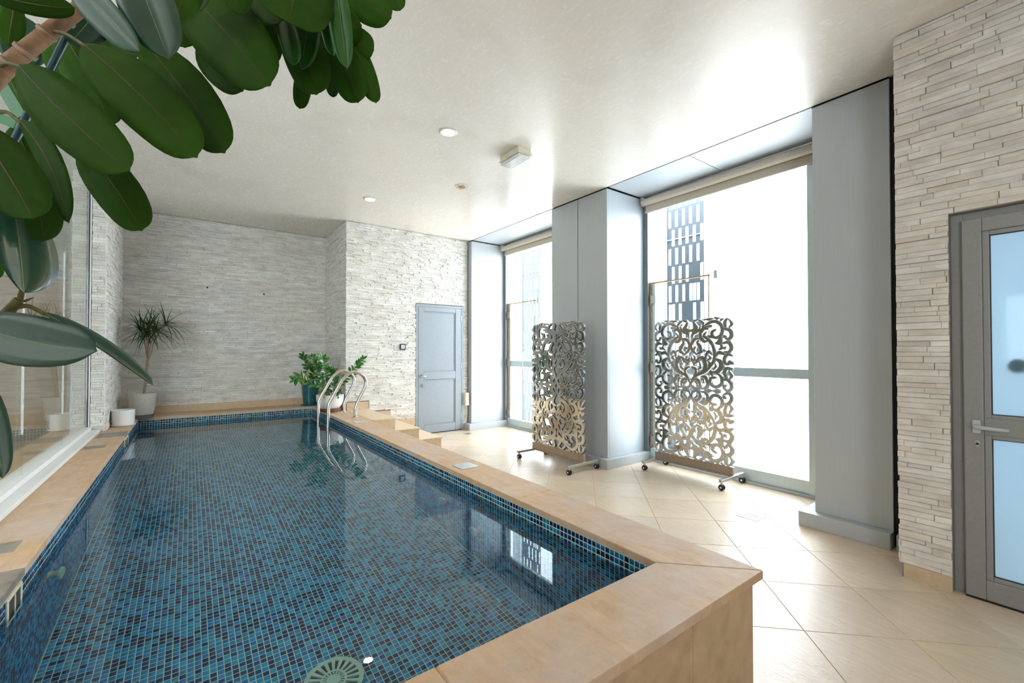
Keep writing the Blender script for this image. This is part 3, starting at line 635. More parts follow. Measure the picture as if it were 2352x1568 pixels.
# ladder
ld = thing('pool_ladder', 'curved stainless steel ladder handrails at the far pool edge', 'ladder', (1.7, 6.07, ZP))
prof = [(1.75, .487), (1.75, .588), (1.768, .655), (1.815, .755), (1.868, .86), (1.886, .925), (1.87, .99), (1.82, 1.045), (1.74, 1.077), (1.665, 1.058), (1.60, 1.005), (1.56, .945), (1.50, .835), (1.445, .735), (1.42, .675), (1.413, .60), (1.412, .45), (1.412, .20), (1.435, .10), (1.47, .02), (1.47, -.35)]
def smooth_path(p, n=4):
    out = []; P = [p[0]]+list(p)+[p[-1]]
    for i in range(1, len(P)-2):
        for k in range(n):
            t = k/n; a, b_, c, d = (np.array(P[i+j]) for j in (-1, 0, 1, 2))
            out.append(tuple(.5*((2*b_)+(c-a)*t+(2*a-5*b_+4*c-d)*t*t+(3*b_-a-3*c+d)*t**3)))
    out.append(tuple(p[-1])); return out
for y in (6.33, 5.81):
    rl = obj('handrail', MB().tube([(x, y, z) for x, z in smooth_path(prof)], .021, 14), 'steel', ld, smooth='auto')
    obj('flange', MB().lathe([(.042, 0), (.042, .004), (.028, .014), (.022, .016)], (1.75, y, ZP+.0005), 20), 'chrome', rl, smooth='auto')
for z in (.0, -.25): obj('ladder_tread', MB().box(1.44, 1.50, 5.83, 6.31, z-.012, z+.012), 'steel', ld, bevel=.004)
# ------------------------------------------------------------------ glass partition on the left
gw = struct('window_3', 'floor to ceiling glass partition along the left pool edge', 'window')
b = MB().box(-.83, -.762, YNO, YP-.003, ZP, ZP+.028)
obj('sill', b, 'white', gw, bevel=.004); obj('sill', MB().box(-.89, -.83, YNO, YP-.003, ZP, ZP+.062), 'white', gw, bevel=.004)
obj('end_post', MB().box(-.862, -.845, YP-.022, YP-.003, ZP+.062, ZC), 'white', gw, bevel=.002); obj('gasket', MB().box(-.875, -.857, YP-.034, YP-.022, ZP+.062, ZC), 'black', gw)
y = YP-.034; ends = [YP-.034, 5.28, 4.16, 3.04, 1.92, YNO]
for a, e in zip(ends[1:], ends[:-1]): obj('pane', MB().box(-.872, -.860, a+.0015, e-.0015, ZP+.055 if a > .7 else .05, ZC-.002), 'wallglass', gw)
# room behind the glass
br = struct('wall_beyond', 'beige room wall seen through the glass partition', 'wall')
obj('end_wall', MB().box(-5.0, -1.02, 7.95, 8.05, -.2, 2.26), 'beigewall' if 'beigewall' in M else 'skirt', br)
obj('beam', MB().box(-5.0, -1.02, 7.88, 8.05, 2.262, 2.385), 'jamb_shade_beam', br); obj('upper_wall', MB().box(-5.0, -1.02, 7.95, 8.05, 2.387, ZC), 'dimwall', br)
obj('side_wall', MB().box(-5.1, -5.0, .2, 8.05, -.2, ZC), 'dimwall', br); obj('near_wall', MB().box(-5.0, -4.8, .2, .3, -.2, ZC).box(-1.3, -.96, .2, .3, -.2, ZC).box(-4.8, -1.3, .2, .3, -.2, .3).box(-4.8, -1.3, .2, .3, 3.0, ZC), 'plaster', br)  # wide unseen opening in near_wall added to send fill daylight to the back wall
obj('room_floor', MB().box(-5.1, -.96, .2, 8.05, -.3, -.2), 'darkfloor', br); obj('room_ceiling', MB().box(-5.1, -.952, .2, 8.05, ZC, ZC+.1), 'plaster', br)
obj('sill_wall', MB().box(-.95, -.90, YNO, YP-.003, -.2, ZP+.05), 'plaster', gw)
# ------------------------------------------------------------------ ceiling fittings
def downlight(x, y, label):
    t = thing('downlight', label, 'ceiling light', (x, y, ZC), 'recessed downlights')
    obj('trim_ring', MB().lathe([(.078, 0), (.080, -.004), (.070, -.010), (.060, -.008), (.058, 0)], (x, y, ZC), 36), 'offwhite', t, smooth='auto')
    obj('bulb_face', MB().lathe([(.057, .0), (.050, -.004), (.02, -.006)], (x, y, ZC-.001), 28), 'lamp', t, smooth=True)
downlight(1.805, 3.378, 'lit recessed downlight nearest the viewer'); downlight(1.815, 5.464, 'lit recessed downlight further back over the ladder end')
downlight(1.80, 1.29, 'lit recessed downlight above the near pool corner')
t = thing('rusty_ceiling_cover', 'round rust stained cover on the ceiling', 'cover', (2.533, 4.408, ZC))
obj('cover_disc', MB().lathe([(.082, 0), (.080, -.006), (.045, -.008)], (2.533, 4.408, ZC), 32), 'offwhite', t, smooth='auto')
obj('rust_patch', MB().lathe([(.042, -.008), (.038, -.014), (.02, -.016)], (2.533, 4.408, ZC), 24), 'rust', t, smooth='auto')
for k in range(6):
    a = k*1.047+.3; obj('screw', MB().lathe([(.007, -.007), (.006, -.010)], (2.533+.062*math.cos(a), 4.408+.062*math.sin(a), ZC), 8), 'rust', t)
el = thing('emergency_light', 'rectangular emergency light with ribbed clear cover on ceiling', 'ceiling light', (2.52, 3.355, ZC))
obj('base', MB().box(2.446, 2.596, 3.21, 3.51, ZC-.05, ZC-.0005), 'ivory', el, bevel=.006)
obj('cover_rim', MB().box(2.438, 2.604, 3.20, 3.52, ZC-.062, ZC-.050), 'offwhite', el, bevel=.004)
cv = obj('cover', MB().box(2.448, 2.594, 3.212, 3.508, ZC-.092, ZC-.062), 'clearplastic', el, bevel=.012)
for k in range(6): obj('rib', MB().box(2.462+k*.021, 2.468+k*.021, 3.23, 3.49, ZC-.0945, ZC-.092), 'clearplastic', cv)
# ------------------------------------------------------------------ wall fittings
t = thing('light_switch', 'square dark framed switch on the far stone wall', 'switch', (2.697, Y2-.03, 1.417))
obj('switch_frame', MB().box(2.650, 2.744, Y2-.036, Y2-.012, 1.370, 1.464), 'rubber', t, bevel=.003); obj('rocker', MB().box(2.666, 2.728, Y2-.040, Y2-.036, 1.386, 1.448), 'frame', t, bevel=.002)
t = thing('power_socket', 'double ivory socket box on the stone beside the far column', 'socket', (3.845, Y2-.06, .5))
obj('back_box', MB().box(3.805, 3.885, Y2-.075, Y2-.020, .415, .635), 'ivory', t, bevel=.004)
for z in (.425, .53): obj('socket_face', MB().box(3.812, 3.878, Y2-.083, Y2-.075, z, z+.095), 'ivory', t, bevel=.003)
obj('cable', MB().tube(smooth_path([(3.85, Y2-.05, .415), (3.855, Y2-.05, .30), (3.845, Y2-.045, .20), (3.825, Y2-.04, .17), (3.81, Y2-.03, .14)]), .008, 8), 'offwhite', t, smooth=True)
for px, pz in ((.205, 2.28), (.93, 2.24)):
    tag(obj('wall_hook', MB().lathe([(.012, 0), (.010, -.012), (.005, -.02)], (px, YB-.02, pz), 10, 'y'), 'black'), 'small dark hook on the back wall %s' % ('left of the other' if px < .5 else 'right of the other'), 'hook', 'hooks in the back wall')
# floor drains
def floor_drain(cx, cy, s, label, m):
    t = thing('floor_drain', label, 'drain', (cx, cy, 0)); r2 = s/2
    obj('drain_plate', MB().box(cx-r2, cx+r2, cy-r2, cy+r2, 0, .003), m, t, bevel=.001)
    for i in range(5):
        for j in range(2 if i in (0, 4) else 3):
            yy = cy+(i-2)*s*.13; xx = cx+(j-(.5 if i in (0, 4) else 1))*s*.22
            obj('slot', MB().box(xx-s*.07, xx+s*.07, yy-s*.022, yy+s*.022, .003, .0034), 'black', t)
floor_drain(3.708, 1.725, .165, 'white square slotted drain in the floor by the near column', 'potwhite'); floor_drain(3.675, 6.165, .13, 'small slotted steel drain in the floor by the far door', 'plate')
# ------------------------------------------------------------------ ornamental mirrored screens
QS = [  # centre lines traced in one quarter of the panel: (points, widths)
 ([(640,262),(690,360),(785,425),(885,475),(980,585),(1038,700),(1038,820),(995,935),(905,1005),(848,1022)],[34,44,46,40,40,44,48,48,44,26]),
 ([(925,955),(862,945),(812,1000),(818,1085),(868,1145),(930,1150)],[26,46,52,54,54,34]),
 ([(642,268),(655,212),(720,188),(788,215),(795,285),(745,335),(690,315)],[30,38,42,44,44,42,22]),
 ([(700,300),(745,262),(735,225)],[26,34,18]),
 ([(815,200),(895,225),(930,305),(890,385),(835,395)],[22,44,52,50,26]),
 ([(860,300),(850,350),(815,345)],[30,34,18]),
 ([(1055,405),(985,390),(965,325),(1010,268),(1085,268),(1155,330),(1150,425),(1085,475)],[34,40,42,44,46,46,46,24]),
 ([(1178,262),(1240,228),(1300,262),(1305,335),(1255,395),(1182,398)],[24,40,44,44,46,34]),
 ([(1195,290),(1225,310)],[50,22]),
 ([(1232,415),(1202,500),(1232,575),(1318,580)],[30,46,50,34]),
 ([(1275,415),(1310,470),(1268,545)],[18,50,14]),
 ([(1322,672),(1280,690),(1262,645),(1212,660),(1203,735),(1250,800),(1318,790)],[44,40,36,42,46,42,30]),
 ([(1000,480),(1090,505),(1148,585),(1140,660),(1075,695)],[22,52,66,66,36]),
 ([(1020,520),(1060,580),(1052,625)],[14,38,16]),
 ([(765,435),(850,470),(892,575),(862,672),(812,655)],[22,50,60,58,28]),
 ([(755,490),(805,530),(790,610)],[18,42,24]),
 ([(690,575),(735,605),(775,665),(850,705)],[16,40,42,24]),
 ([(745,715),(668,770),(648,855),(700,945),(785,975)],[24,42,46,46,24]),
 ([(752,738),(812,775),(800,850),(752,905),(780,950)],[24,56,52,40,22]),
 ([(700,810),(722,835)],[42,16]),
 ([(893,655),(905,740),(950,800),(1003,755)],[22,42,44,22]),
 ([(905,640),(970,700),(945,735)],[14,40,16]),
 ([(925,560),(965,610),(925,645)],[14,40,12]),
 ([(1070,745),(1110,805),(1190,800)],[18,52,44]),
 ([(1110,850),(1160,890),(1140,950)],[18,50,22]),
 ([(1200,835),(1275,845),(1312,915),(1272,990),(1185,965)],[20,42,52,54,30]),
 ([(1205,890),(1225,920)],[44,14]),
 ([(1062,945),(1125,975),(1150,1075)],[26,84,26]),
 ([(1060,1155),(1008,1115),(1005,1060),(1060,1030),(1135,1072),(1172,1165),(1140,1255),(1050,1285),(945,1240),(868,1178)],[30,46,44,42,46,48,50,46,42,20]),
 ([(1190,1070),(1262,1040),(1312,1100),(1292,1180),(1190,1195)],[20,42,52,52,30]),
 ([(1205,1075),(1235,1085)],[44,14]),
 ([(1222,1228),(1212,1300),(1245,1360)],[34,48,26]),
 ([(1272,1225),(1318,1290),(1275,1355)],[18,46,18]),
 ([(650,1075),(710,1085),(728,1130),(672,1215)],[44,84,70,22]),
 ([(655,955),(672,1025),(742,1055)],[24,44,24]),
 ([(745,1060),(785,1105),(812,1172)],[18,42,22]),
 ([(842,1150),(858,1220),(780,1265)],[22,38,26]),
 ([(672,365),(720,420),(722,490),(652,512)],[16,42,46,28]),
 ([(640,612),(700,552)],[16,32]),
 ([(690,690),(712,640),(662,622),(640,670)],[20,40,40,22]),
 ([(862,800),(895,795)],[36,22]),
 ([(868,1045),(905,1095)],[34,20]),
 ([(925,1040),(1000,1035)],[18,46]),
 ([(870,190),(940,180),(1000,190)],[16,44,14]),
 ([(1020,205),(1060,185),(1120,190)],[20,40,36]),
 ([(905,1180),(985,1200)],[20,40]),
 ([(880,1285),(950,1300),(1015,1325)],[20,36,18]),
 ([(1040,1345),(1080,1338),(1125,1352)],[16,36,18]),
 ([(1150,1325),(1180,1345)],[36,24]),
 ([(700,1235),(760,1262)],[34,24]),
 ([(985,480),(1000,430)],[56,30]),
]
PWH, PHH = .452, .742                                          # half width and half height of a panel
def quv(x, y):
    a = (x-630)/695; b_ = (y-(165+50*a))/(1060+105*a); return a*PWH, -b_*PHH
def stroke_mesh(pts, ws):
    n = 5; k = len(pts); P = smooth_path([quv(*p) for p in pts], n); Wd = []
    for i in range(k-1):
        for j in range(n): Wd.append(ws[i]+(ws[i+1]-ws[i])*j/n)
    Wd.append(ws[-1]); P = [Vector(p) for p in P]; Wd = [w*.00066*.5*1.28 for w in Wd]; m = len(P); Lf, Rt = [], []
    for i in range(m):
        t = (P[min(i+1, m-1)]-P[max(i-1, 0)]).normalized(); nn = Vector((-t.y, t.x)); Lf.append(P[i]+nn*Wd[i]); Rt.append(P[i]-nn*Wd[i])
    def cap(c, t, w, n=4):
        nn = Vector((-t.y, t.x)); return [c + nn*(w*math.cos(q))+t*(w*math.sin(q)) for q in [math.pi*(j+1)/(n+1) for j in range(n)]]
    t0 = (P[0]-P[1]).normalized(); t1 = (P[-1]-P[-2]).normalized()
    out = Lf + cap(P[-1], t1, Wd[-1]) + Rt[::-1] + cap(P[0], t0, Wd[0])
    c1 = len(cap(P[-1], t1, 1)); nL = len(Lf)
    cen = P + [P[-1]]*0; tot = len(out); ch = .0045; th = .026
    def inner(i):
        if i < nL: c = P[i]
        elif i < nL+c1: c = P[-1]
        elif i < nL+c1+m: c = P[m-1-(i-nL-c1)]
        else: c = P[0]
        d = out[i]-c; L = d.length or 1; return c+d*max(.15, (L-ch)/L)
    inn = [inner(i) for i in range(tot)]
    vs = [(-x_, p.x, p.y) for x_, ring in ((-th/2, out), (th/2-.002, out), (th/2, inn)) for p in ring]
    vs = [(x, y, z) for x, y, z in vs]
    fs = []; mi = []
    for l in range(2):
        for i in range(tot):
            j = (i+1) % tot; fs.append((l*tot+i, l*tot+j, (l+1)*tot+j, (l+1)*tot+i)); mi.append(1 if l == 0 else 0)
    Lr = lambda i: i; Rr = lambda i: nL+c1+(m-1-i)
    for base, fl_, mt in ((2*tot, 1, 0), (0, 0, 1)):
        for i in range(m-1):
            q = (base+Lr(i), base+Rr(i), base+Rr(i+1), base+Lr(i+1)); fs.append(q if not fl_ else q[::-1]); mi.append(mt)
        e1 = [base+nL-1]+[base+nL+j for j in range(c1)]+[base+nL+c1]; fs.append(tuple(e1 if not fl_ else e1[::-1])); mi.append(mt)
        e0 = [base+nL+c1+m-1]+[base+nL+c1+m+j for j in range(c1)]+[base]; fs.append(tuple(e0 if not fl_ else e0[::-1])); mi.append(mt)
    me = mesh('scroll', MB().add(vs, fs, mi), ['mirror', 'mirror_edge'])
    bm = bmesh.new(); bm.from_mesh(me); bmesh.ops.recalc_face_normals(bm, faces=bm.faces); bm.to_mesh(me); bm.free(); return me
SM = [stroke_mesh(p, w) for p, w in QS]
def caster(parent, x, y):
    cs = obj('caster', MB().box(x-.012, x+.012, y-.010, y+.010, .050, .066).tube([(x, y, .060), (x, y, .085)], .008, 8), 'legsteel', parent)
    for s in (-1, 1): obj('wheel', MB().lathe([(.012, s*.006), (.026, s*.006), (.029, s*.011), (.026, s*.020), (.012, s*.022)], (x+.0, y, .0295), 20, 'x'), 'rubber', cs, smooth='auto')
    for s in (-1, 1): obj('hub', MB().lathe([(.011, s*.0215), (.008, s*.0245)], (x, y, .0295), 14, 'x'), 'chrome', cs)
def screen(x, yc, xa, xb, label):
    t = thing('mirrored_screen', label, 'room divider', (x, yc, 0), 'carved mirror screens on wheels'); zc = .195+PHH
    for sy in (1, -1):
        for sz in (1, -1):
            for me in SM:
                o = bpy.data.objects.new('scroll', me); COL.objects.link(o); o.parent = t
                # quarter drawn right of centre (towards the viewer = -y) and below the middle
                o.location = (0, 0, zc); o.scale = (1, -sy, sz)
    obj('base_board', MB().box(x-.016, x+.020, yc-.452, yc+.452, .108, .190), 'rusty', t, bevel=.002)
    obj('base_rail', MB().box(x-.022, x+.024, yc-.452, yc+.452, .092, .108), 'rusty', t, bevel=.002)
    for y in (yc-.446, yc+.446):
        lg = obj('foot_bar', MB().box(xa, xb, y-.016, y+.016, .078, .106), 'legsteel', t, bevel=.002)
        for xx in (xa+.03, xb-.03): caster(lg, xx, y)
screen(3.565, 3.915, 3.305, 3.80, 'carved mirrored scroll screen on wheels before the broad column')
screen(4.375, 2.655, 4.13, 4.595, 'carved mirrored scroll screen on wheels before the near window')
# ------------------------------------------------------------------ potted plants at the far end
def pot(t, c, prof, m, name='pot'): return obj(name, MB().lathe(prof, c, 40), m, t, smooth='auto')
DP = Vector((-.49, 7.40, ZP+.001))
dt = thing('potted_dracaena', 'tall spiky dracaena in a beige pot in the far corner', 'plant', DP)
pot(dt, DP, [(.105, .0), (.12, .002), (.128, .045), (.120, .047), (.10, .02)], 'saucer', 'saucer')
pot(dt, DP, [(.095, .022), (.112, .03), (.132, .12), (.152, .30), (.156, .322), (.146, .322), (.142, .30)], 'potbeige')
obj('soil', MB().lathe([(.143, .295), (.10, .300), (.02, .303)], DP, 28), 'soil', dt)
obj('saucer_rim', MB().lathe([(.129, .040), (.133, .046), (.126, .048)], DP, 40), 'saucer', dt, smooth='auto')
fork = Vector((-.435, 7.385, 1.235))
obj('stem', MB().tube(smooth_path([tuple(DP+Vector((.02, -.01, .29))), (-.455, 7.39, .95), tuple(fork)]), .0135, 10), 'thinbark', dt, smooth=True)
crowns = [(-.50, 7.28, 1.60), (-.42, 7.36, 1.68), (-.35, 7.26, 1.60), (-.25, 7.32, 1.69), (-.44, 7.20, 1.56)]
for c in crowns:
    mid = tuple((fork+Vector(c))/2 + Vector(((c[0]+.43)*-.12, 0, .03)))
    obj('branch', MB().tube(smooth_path([tuple(fork-Vector((0, 0, .02))), tuple(fork+Vector(((c[0]+.43)*.22, (c[1]-7.385)*.2, .10))), mid, c]), .0062, 8), 'thinbark', dt, smooth=True)
def blade_mesh(L, W, droop, name='leaf', mt='drac', n=8):
    mb = MB(); vs = []
    for i in range(n+1):
        s = i/n; hw = W/2*(.55+.45*min(1, s*5))*(1-s**2.2)+.0006; x = L*s*(1-.12*droop*s); z = -droop*L*s*s*.75
        vs += [(x, -hw, z+hw*.35), (x, 0, z), (x, hw, z+hw*.35)]
    fs = []
    for i in range(n): fs += [(i*3, i*3+3, i*3+4, i*3+1), (i*3+1, i*3+4, i*3+5, i*3+2)]
    return mesh(name, mb.add(vs, fs), mt, True)
BL = [blade_mesh(L, .015, d) for L, d in ((.38, .18), (.42, .55), (.36, .9), (.40, .4), (.34, 1.15), (.44, .75))]
r = random.Random(17)
for c in crowns:
    for k in range(34):
        el_ = r.uniform(-25, 38) if k > 7 else r.uniform(35, 75); az = k*137.5+r.uniform(-15, 15)
        o = obj('leaf', BL[r.randrange(6)] if el_ < 45 else BL[r.choice((0, 3, 0))], None, dt)
        for tr in range(30):
            s = r.uniform(.72, 1.05); M4 = Matrix.Translation(c) @ Matrix.Rotation(R(az), 4, 'Z') @ Matrix.Rotation(-R(el_), 4, 'Y') @ Matrix.Scale(s, 4)
            W_ = [M4 @ v.co for v in o.data.vertices]
            if max(q.y for q in W_) < YB-.035 and min(q.x for q in W_) > PIL+.03: break      # clear of the walls behind
            az += 47; el_ = min(75, el_+6)
        o.matrix_parent_inverse = Matrix.Identity(4); o.matrix_basis = Matrix.Translation(-DP) @ M4
SP = Vector((-.612, 6.78, ZP+.001))
sp_ = thing('small_pot', 'small empty white pot on a saucer by the stone pier', 'pot', SP)
pot(sp_, SP, [(.10, 0), (.112, .004), (.118, .018), (.110, .019), (.10, .008)], 'potwhite', 'saucer'); pot(sp_, SP, [(.092, .012), (.102, .014), (.106, .175), (.106, .182), (.098, .182), (.094, .03), (.02, .028)], 'potwhite')
TPT = Vector((1.56, 7.55, ZP+.001))
tp = thing('teal_planter', 'dark teal glazed planter with bushy green plant in the far corner', 'plant', TPT)
pot(tp, TPT, [(.115, 0), (.13, .003), (.134, .02), (.12, .021), (.10, .01)], 'potteal', 'saucer'); pot(tp, TPT, [(.085, .014), (.10, .018), (.118, .20), (.130, .385), (.132, .395), (.122, .395), (.118, .37)], 'potteal')
obj('soil', MB().lathe([(.119, .365), (.02, .37)], TPT, 24), 'soil', tp)
BW = Vector((1.628, 6.60, ZP+.001))
bw = thing('bowl_planter', 'white bowl planter with glossy green fronds by the pool ladder', 'plant', BW)
pot(bw, BW, [(.12, 0), (.145, .003), (.150, .05), (.14, .052), (.12, .02)], 'terra', 'saucer')
pot(bw, BW, [(.10, .030), (.125, .040), (.165, .10), (.183, .17), (.186, .235), (.186, .242), (.176, .242), (.172, .20)], 'potwhite'); obj('soil', MB().lathe([(.173, .205), (.10, .212), (.02, .215)], BW, 28), 'soil', bw)
def zz_leaf(L, W, m):
    vs = []; n = 6
    for i in range(n+1):
        s = i/n; hw = W/2*math.sin(math.pi*min(1, .04+.96*s))**.75 if s < 1 else .0005; z = -.12*L*s*s
        vs += [(L*s, -hw, z+hw*.3), (L*s, 0, z), (L*s, hw, z+hw*.3)]
    fs = []
    for i in range(n): fs += [(i*3, i*3+3, i*3+4, i*3+1), (i*3+1, i*3+4, i*3+5, i*3+2)]
    return mesh('leaf', MB().add(vs, fs), m, True)
ZL = [zz_leaf(.095, .046, 'zz'), zz_leaf(.082, .042, 'zz'), zz_leaf(.10, .034, 'zz'), zz_leaf(.075, .040, 'zz')]; ZY = zz_leaf(.09, .045, 'zzy'); ZBn = zz_leaf(.10, .05, 'zzb')
r = random.Random(23)
def frond(t, root, path, nleaf, meshes, size=1.0, s0=.35):
    P = smooth_path(path, 5); obj('stalk', MB().tube(P, [.008*(1-.6*i/(len(P)-1)) for i in range(len(P))], 8), 'zz', t, smooth=True)
    for k in range(nleaf):
        s = s0+(1-s0)*k/(nleaf-1); i = min(len(P)-2, int(s*(len(P)-1))); p = Vector(P[i]); tg = (Vector(P[i+1])-p).normalized()
        sd = 1 if k % 2 else -1; side = tg.cross(Vector((.35, -.9, .2))).normalized()*sd; ax = (side*.9+tg*.65+Vector((0, r.uniform(-.3, .1), r.uniform(-.1, .3)))).normalized()
        if k == nleaf-1: ax = tg
        up_ = Vector((r.uniform(-.4, .4), -.85, .6)); yv = up_.cross(ax).normalized(); zv = ax.cross(yv)
        sc = size*r.uniform(.85, 1.1)*(1-.25*max(0, s-.8)/.2)
        M4 = Matrix.Translation(p) @ Matrix((ax, yv, zv)).transposed().to_4x4() @ Matrix.Scale(sc, 4)
        sc *= 1.12; M4 = Matrix.Translation(p) @ Matrix((ax, yv, zv)).transposed().to_4x4() @ Matrix.Scale(sc, 4); o = obj('leaf', r.choice(meshes), None, t); o.matrix_parent_inverse = Matrix.Identity(4); o.matrix_basis = Matrix.Translation(-root) @ M4
B3 = lambda x, y, z: (BW.x+x, BW.y+y, ZP+z); T3 = lambda x, y, z: (TPT.x+x, TPT.y+y, ZP+z)
frond(bw, BW, [B3(.02, 0, .20), B3(.13, -.12, .42), B3(.30, -.16, .62), B3(.43, -.18, .76)], 22, ZL, .95, .25)
frond(bw, BW, [B3(-.02, -.03, .20), B3(-.06, -.06, .45), B3(-.10, -.08, .66), B3(-.13, -.08, .80)], 16, ZL, 1.15)
frond(bw, BW, [B3(-.05, 0, .20), B3(-.12, -.02, .48), B3(-.22, -.02, .68), B3(-.24, .0, .79)], 15, ZL, 1.15)
frond(bw, BW, [B3(-.06, -.05, .20), B3(-.16, -.10, .34), B3(-.30, -.12, .44), B3(-.42, -.12, .50), B3(-.50, -.12, .47)], 15, ZL, 1.0)
frond(bw, BW, [B3(-.04, -.08, .20), B3(-.10, -.14, .32), B3(-.18, -.18, .42)], 9, ZL+[ZY], 1.1, .2); frond(bw, BW, [B3(.03, -.06, .20), B3(.04, -.10, .36), B3(.02, -.12, .50)], 11, ZL, 1.0, .2)
frond(bw, BW, [B3(.06, -.08, .20), B3(.08, -.15, .30), B3(.07, -.19, .30), B3(.06, -.20, .22)], 9, ZL, .7, .2); frond(bw, BW, [B3(.0, .05, .20), B3(.02, .06, .45), B3(.04, .05, .60)], 12, ZL, 1.05)
frond(tp, TPT, [T3(-.03, -.03, .36), T3(-.08, -.10, .46), T3(-.15, -.14, .44), T3(-.19, -.15, .38)], 8, [ZY, ZY, ZL[0]], 1.0, .2); frond(tp, TPT, [T3(.0, -.03, .36), T3(.03, -.10, .52), T3(.02, -.12, .62)], 11, ZL, 1.15, .2)
frond(tp, TPT, [T3(.02, 0, .36), T3(-.06, .02, .62), T3(-.10, .02, .82)], 12, ZL, 1.1)
frond(tp, TPT, [T3(.04, -.05, .36), T3(.09, -.14, .40), T3(.10, -.16, .30)], 4, [ZBn, ZL[1]], 1.05, .5)
# ------------------------------------------------------------------ rubber plant in the foreground
RB = Vector((-.66, 1.30, ZP+.001))
rp = thing('rubber_plant', 'large rubber plant with broad dark glossy leaves hanging over the pool corner', 'plant', RB)
pot(rp, RB, [(.085, .0), (.09, .004), (.10, .20), (.105, .21), (.096, .21), (.09, .18)], 'potwhite'); obj('soil', MB().lathe([(.0905, .18), (.02, .185)], RB, 24), 'soil', rp)
def spath(pts): return smooth_path([tuple(p) for p in pts], 5)
p_ = spath([RB+Vector((0, 0, .17)), RB+Vector((.03, -.06, .7)), at(-260, 420, .66), at(-90, 270, .70), at(0, 168, .72), at(90, 92, .755), at(185, 18, .79), at(330, -90, .85), at(520, -130, .95), at(700, -110, 1.02), at(820, -90, 1.06)])
obj('stem', MB().tube(p_, [.016-.007*i/(len(p_)-1) for i in range(len(p_))], 14), 'bark', rp, smooth=True)
for i, (u, v, w) in enumerate(((58, 118, .74), (25, 148, .728), (108, 76, .762), (150, 45, .778))):
    obj('node_ring', MB().tube([at(u-3, v+3, w), at(u+3, v-3, w)], .0158-.0006*i, 14), 'thinbark', rp, smooth='auto')
p_ = spath([RB+Vector((.02, -.03, .45)), at(-180, 860, .62), at(-60, 790, .62), at(0, 735, .62), at(28, 706, .62), at(44, 688, .62)])
obj('twig', MB().tube(p_, [.010-.0045*i/(len(p_)-1) for i in range(len(p_))], 10), 'twig', rp, smooth=True)
obj('twig', MB().tube([at(42, 692, .62), at(60, 690, .625), at(78, 683, .63)], [.003, .002, .0006], 8), 'twig', rp, smooth=True)
obj('stake', MB().tube([at(175, 40, .86), at(28, 335, .80), at(-120, 640, .74)], .0065, 10), 'stake', rp, smooth='auto')
def strip(pts, w, m, name):
    P = [Vector(q) for q in pts]; nn = (P[1]-P[0]).cross(_fw).normalized()*w/2; th = _fw*.001; mb = MB(); vs = []
    for q in P: vs += [q-nn-th, q+nn-th, q+nn+th, q-nn+th]
    fs = [(i*4+k, i*4+(k+1) % 4, i*4+4+(k+1) % 4, i*4+4+k) for i in range(len(P)-1) for k in range(4)]+[(3, 2, 1, 0), tuple(range(len(vs)-4, len(vs)))]
    obj(name, mb.add(vs, fs), m, rp)
strip([at(-30, 140, .80), at(10, 205, .80), at(48, 268, .81)], .022, 'greenstrap', 'tie_strap'); strip([at(-20, 262, .815), at(10, 275, .815), at(36, 285, .815)], .018, 'greenstrap', 'tie_strap')
PROF = [(0, .02), (.03, .26), (.08, .50), (.16, .74), (.26, .90), (.38, .985), (.5, 1.0), (.62, .97), (.72, .90), (.80, .82), (.87, .70), (.92, .555), (.952, .40), (.972, .24), (.984, .10), (1.0, .012)]
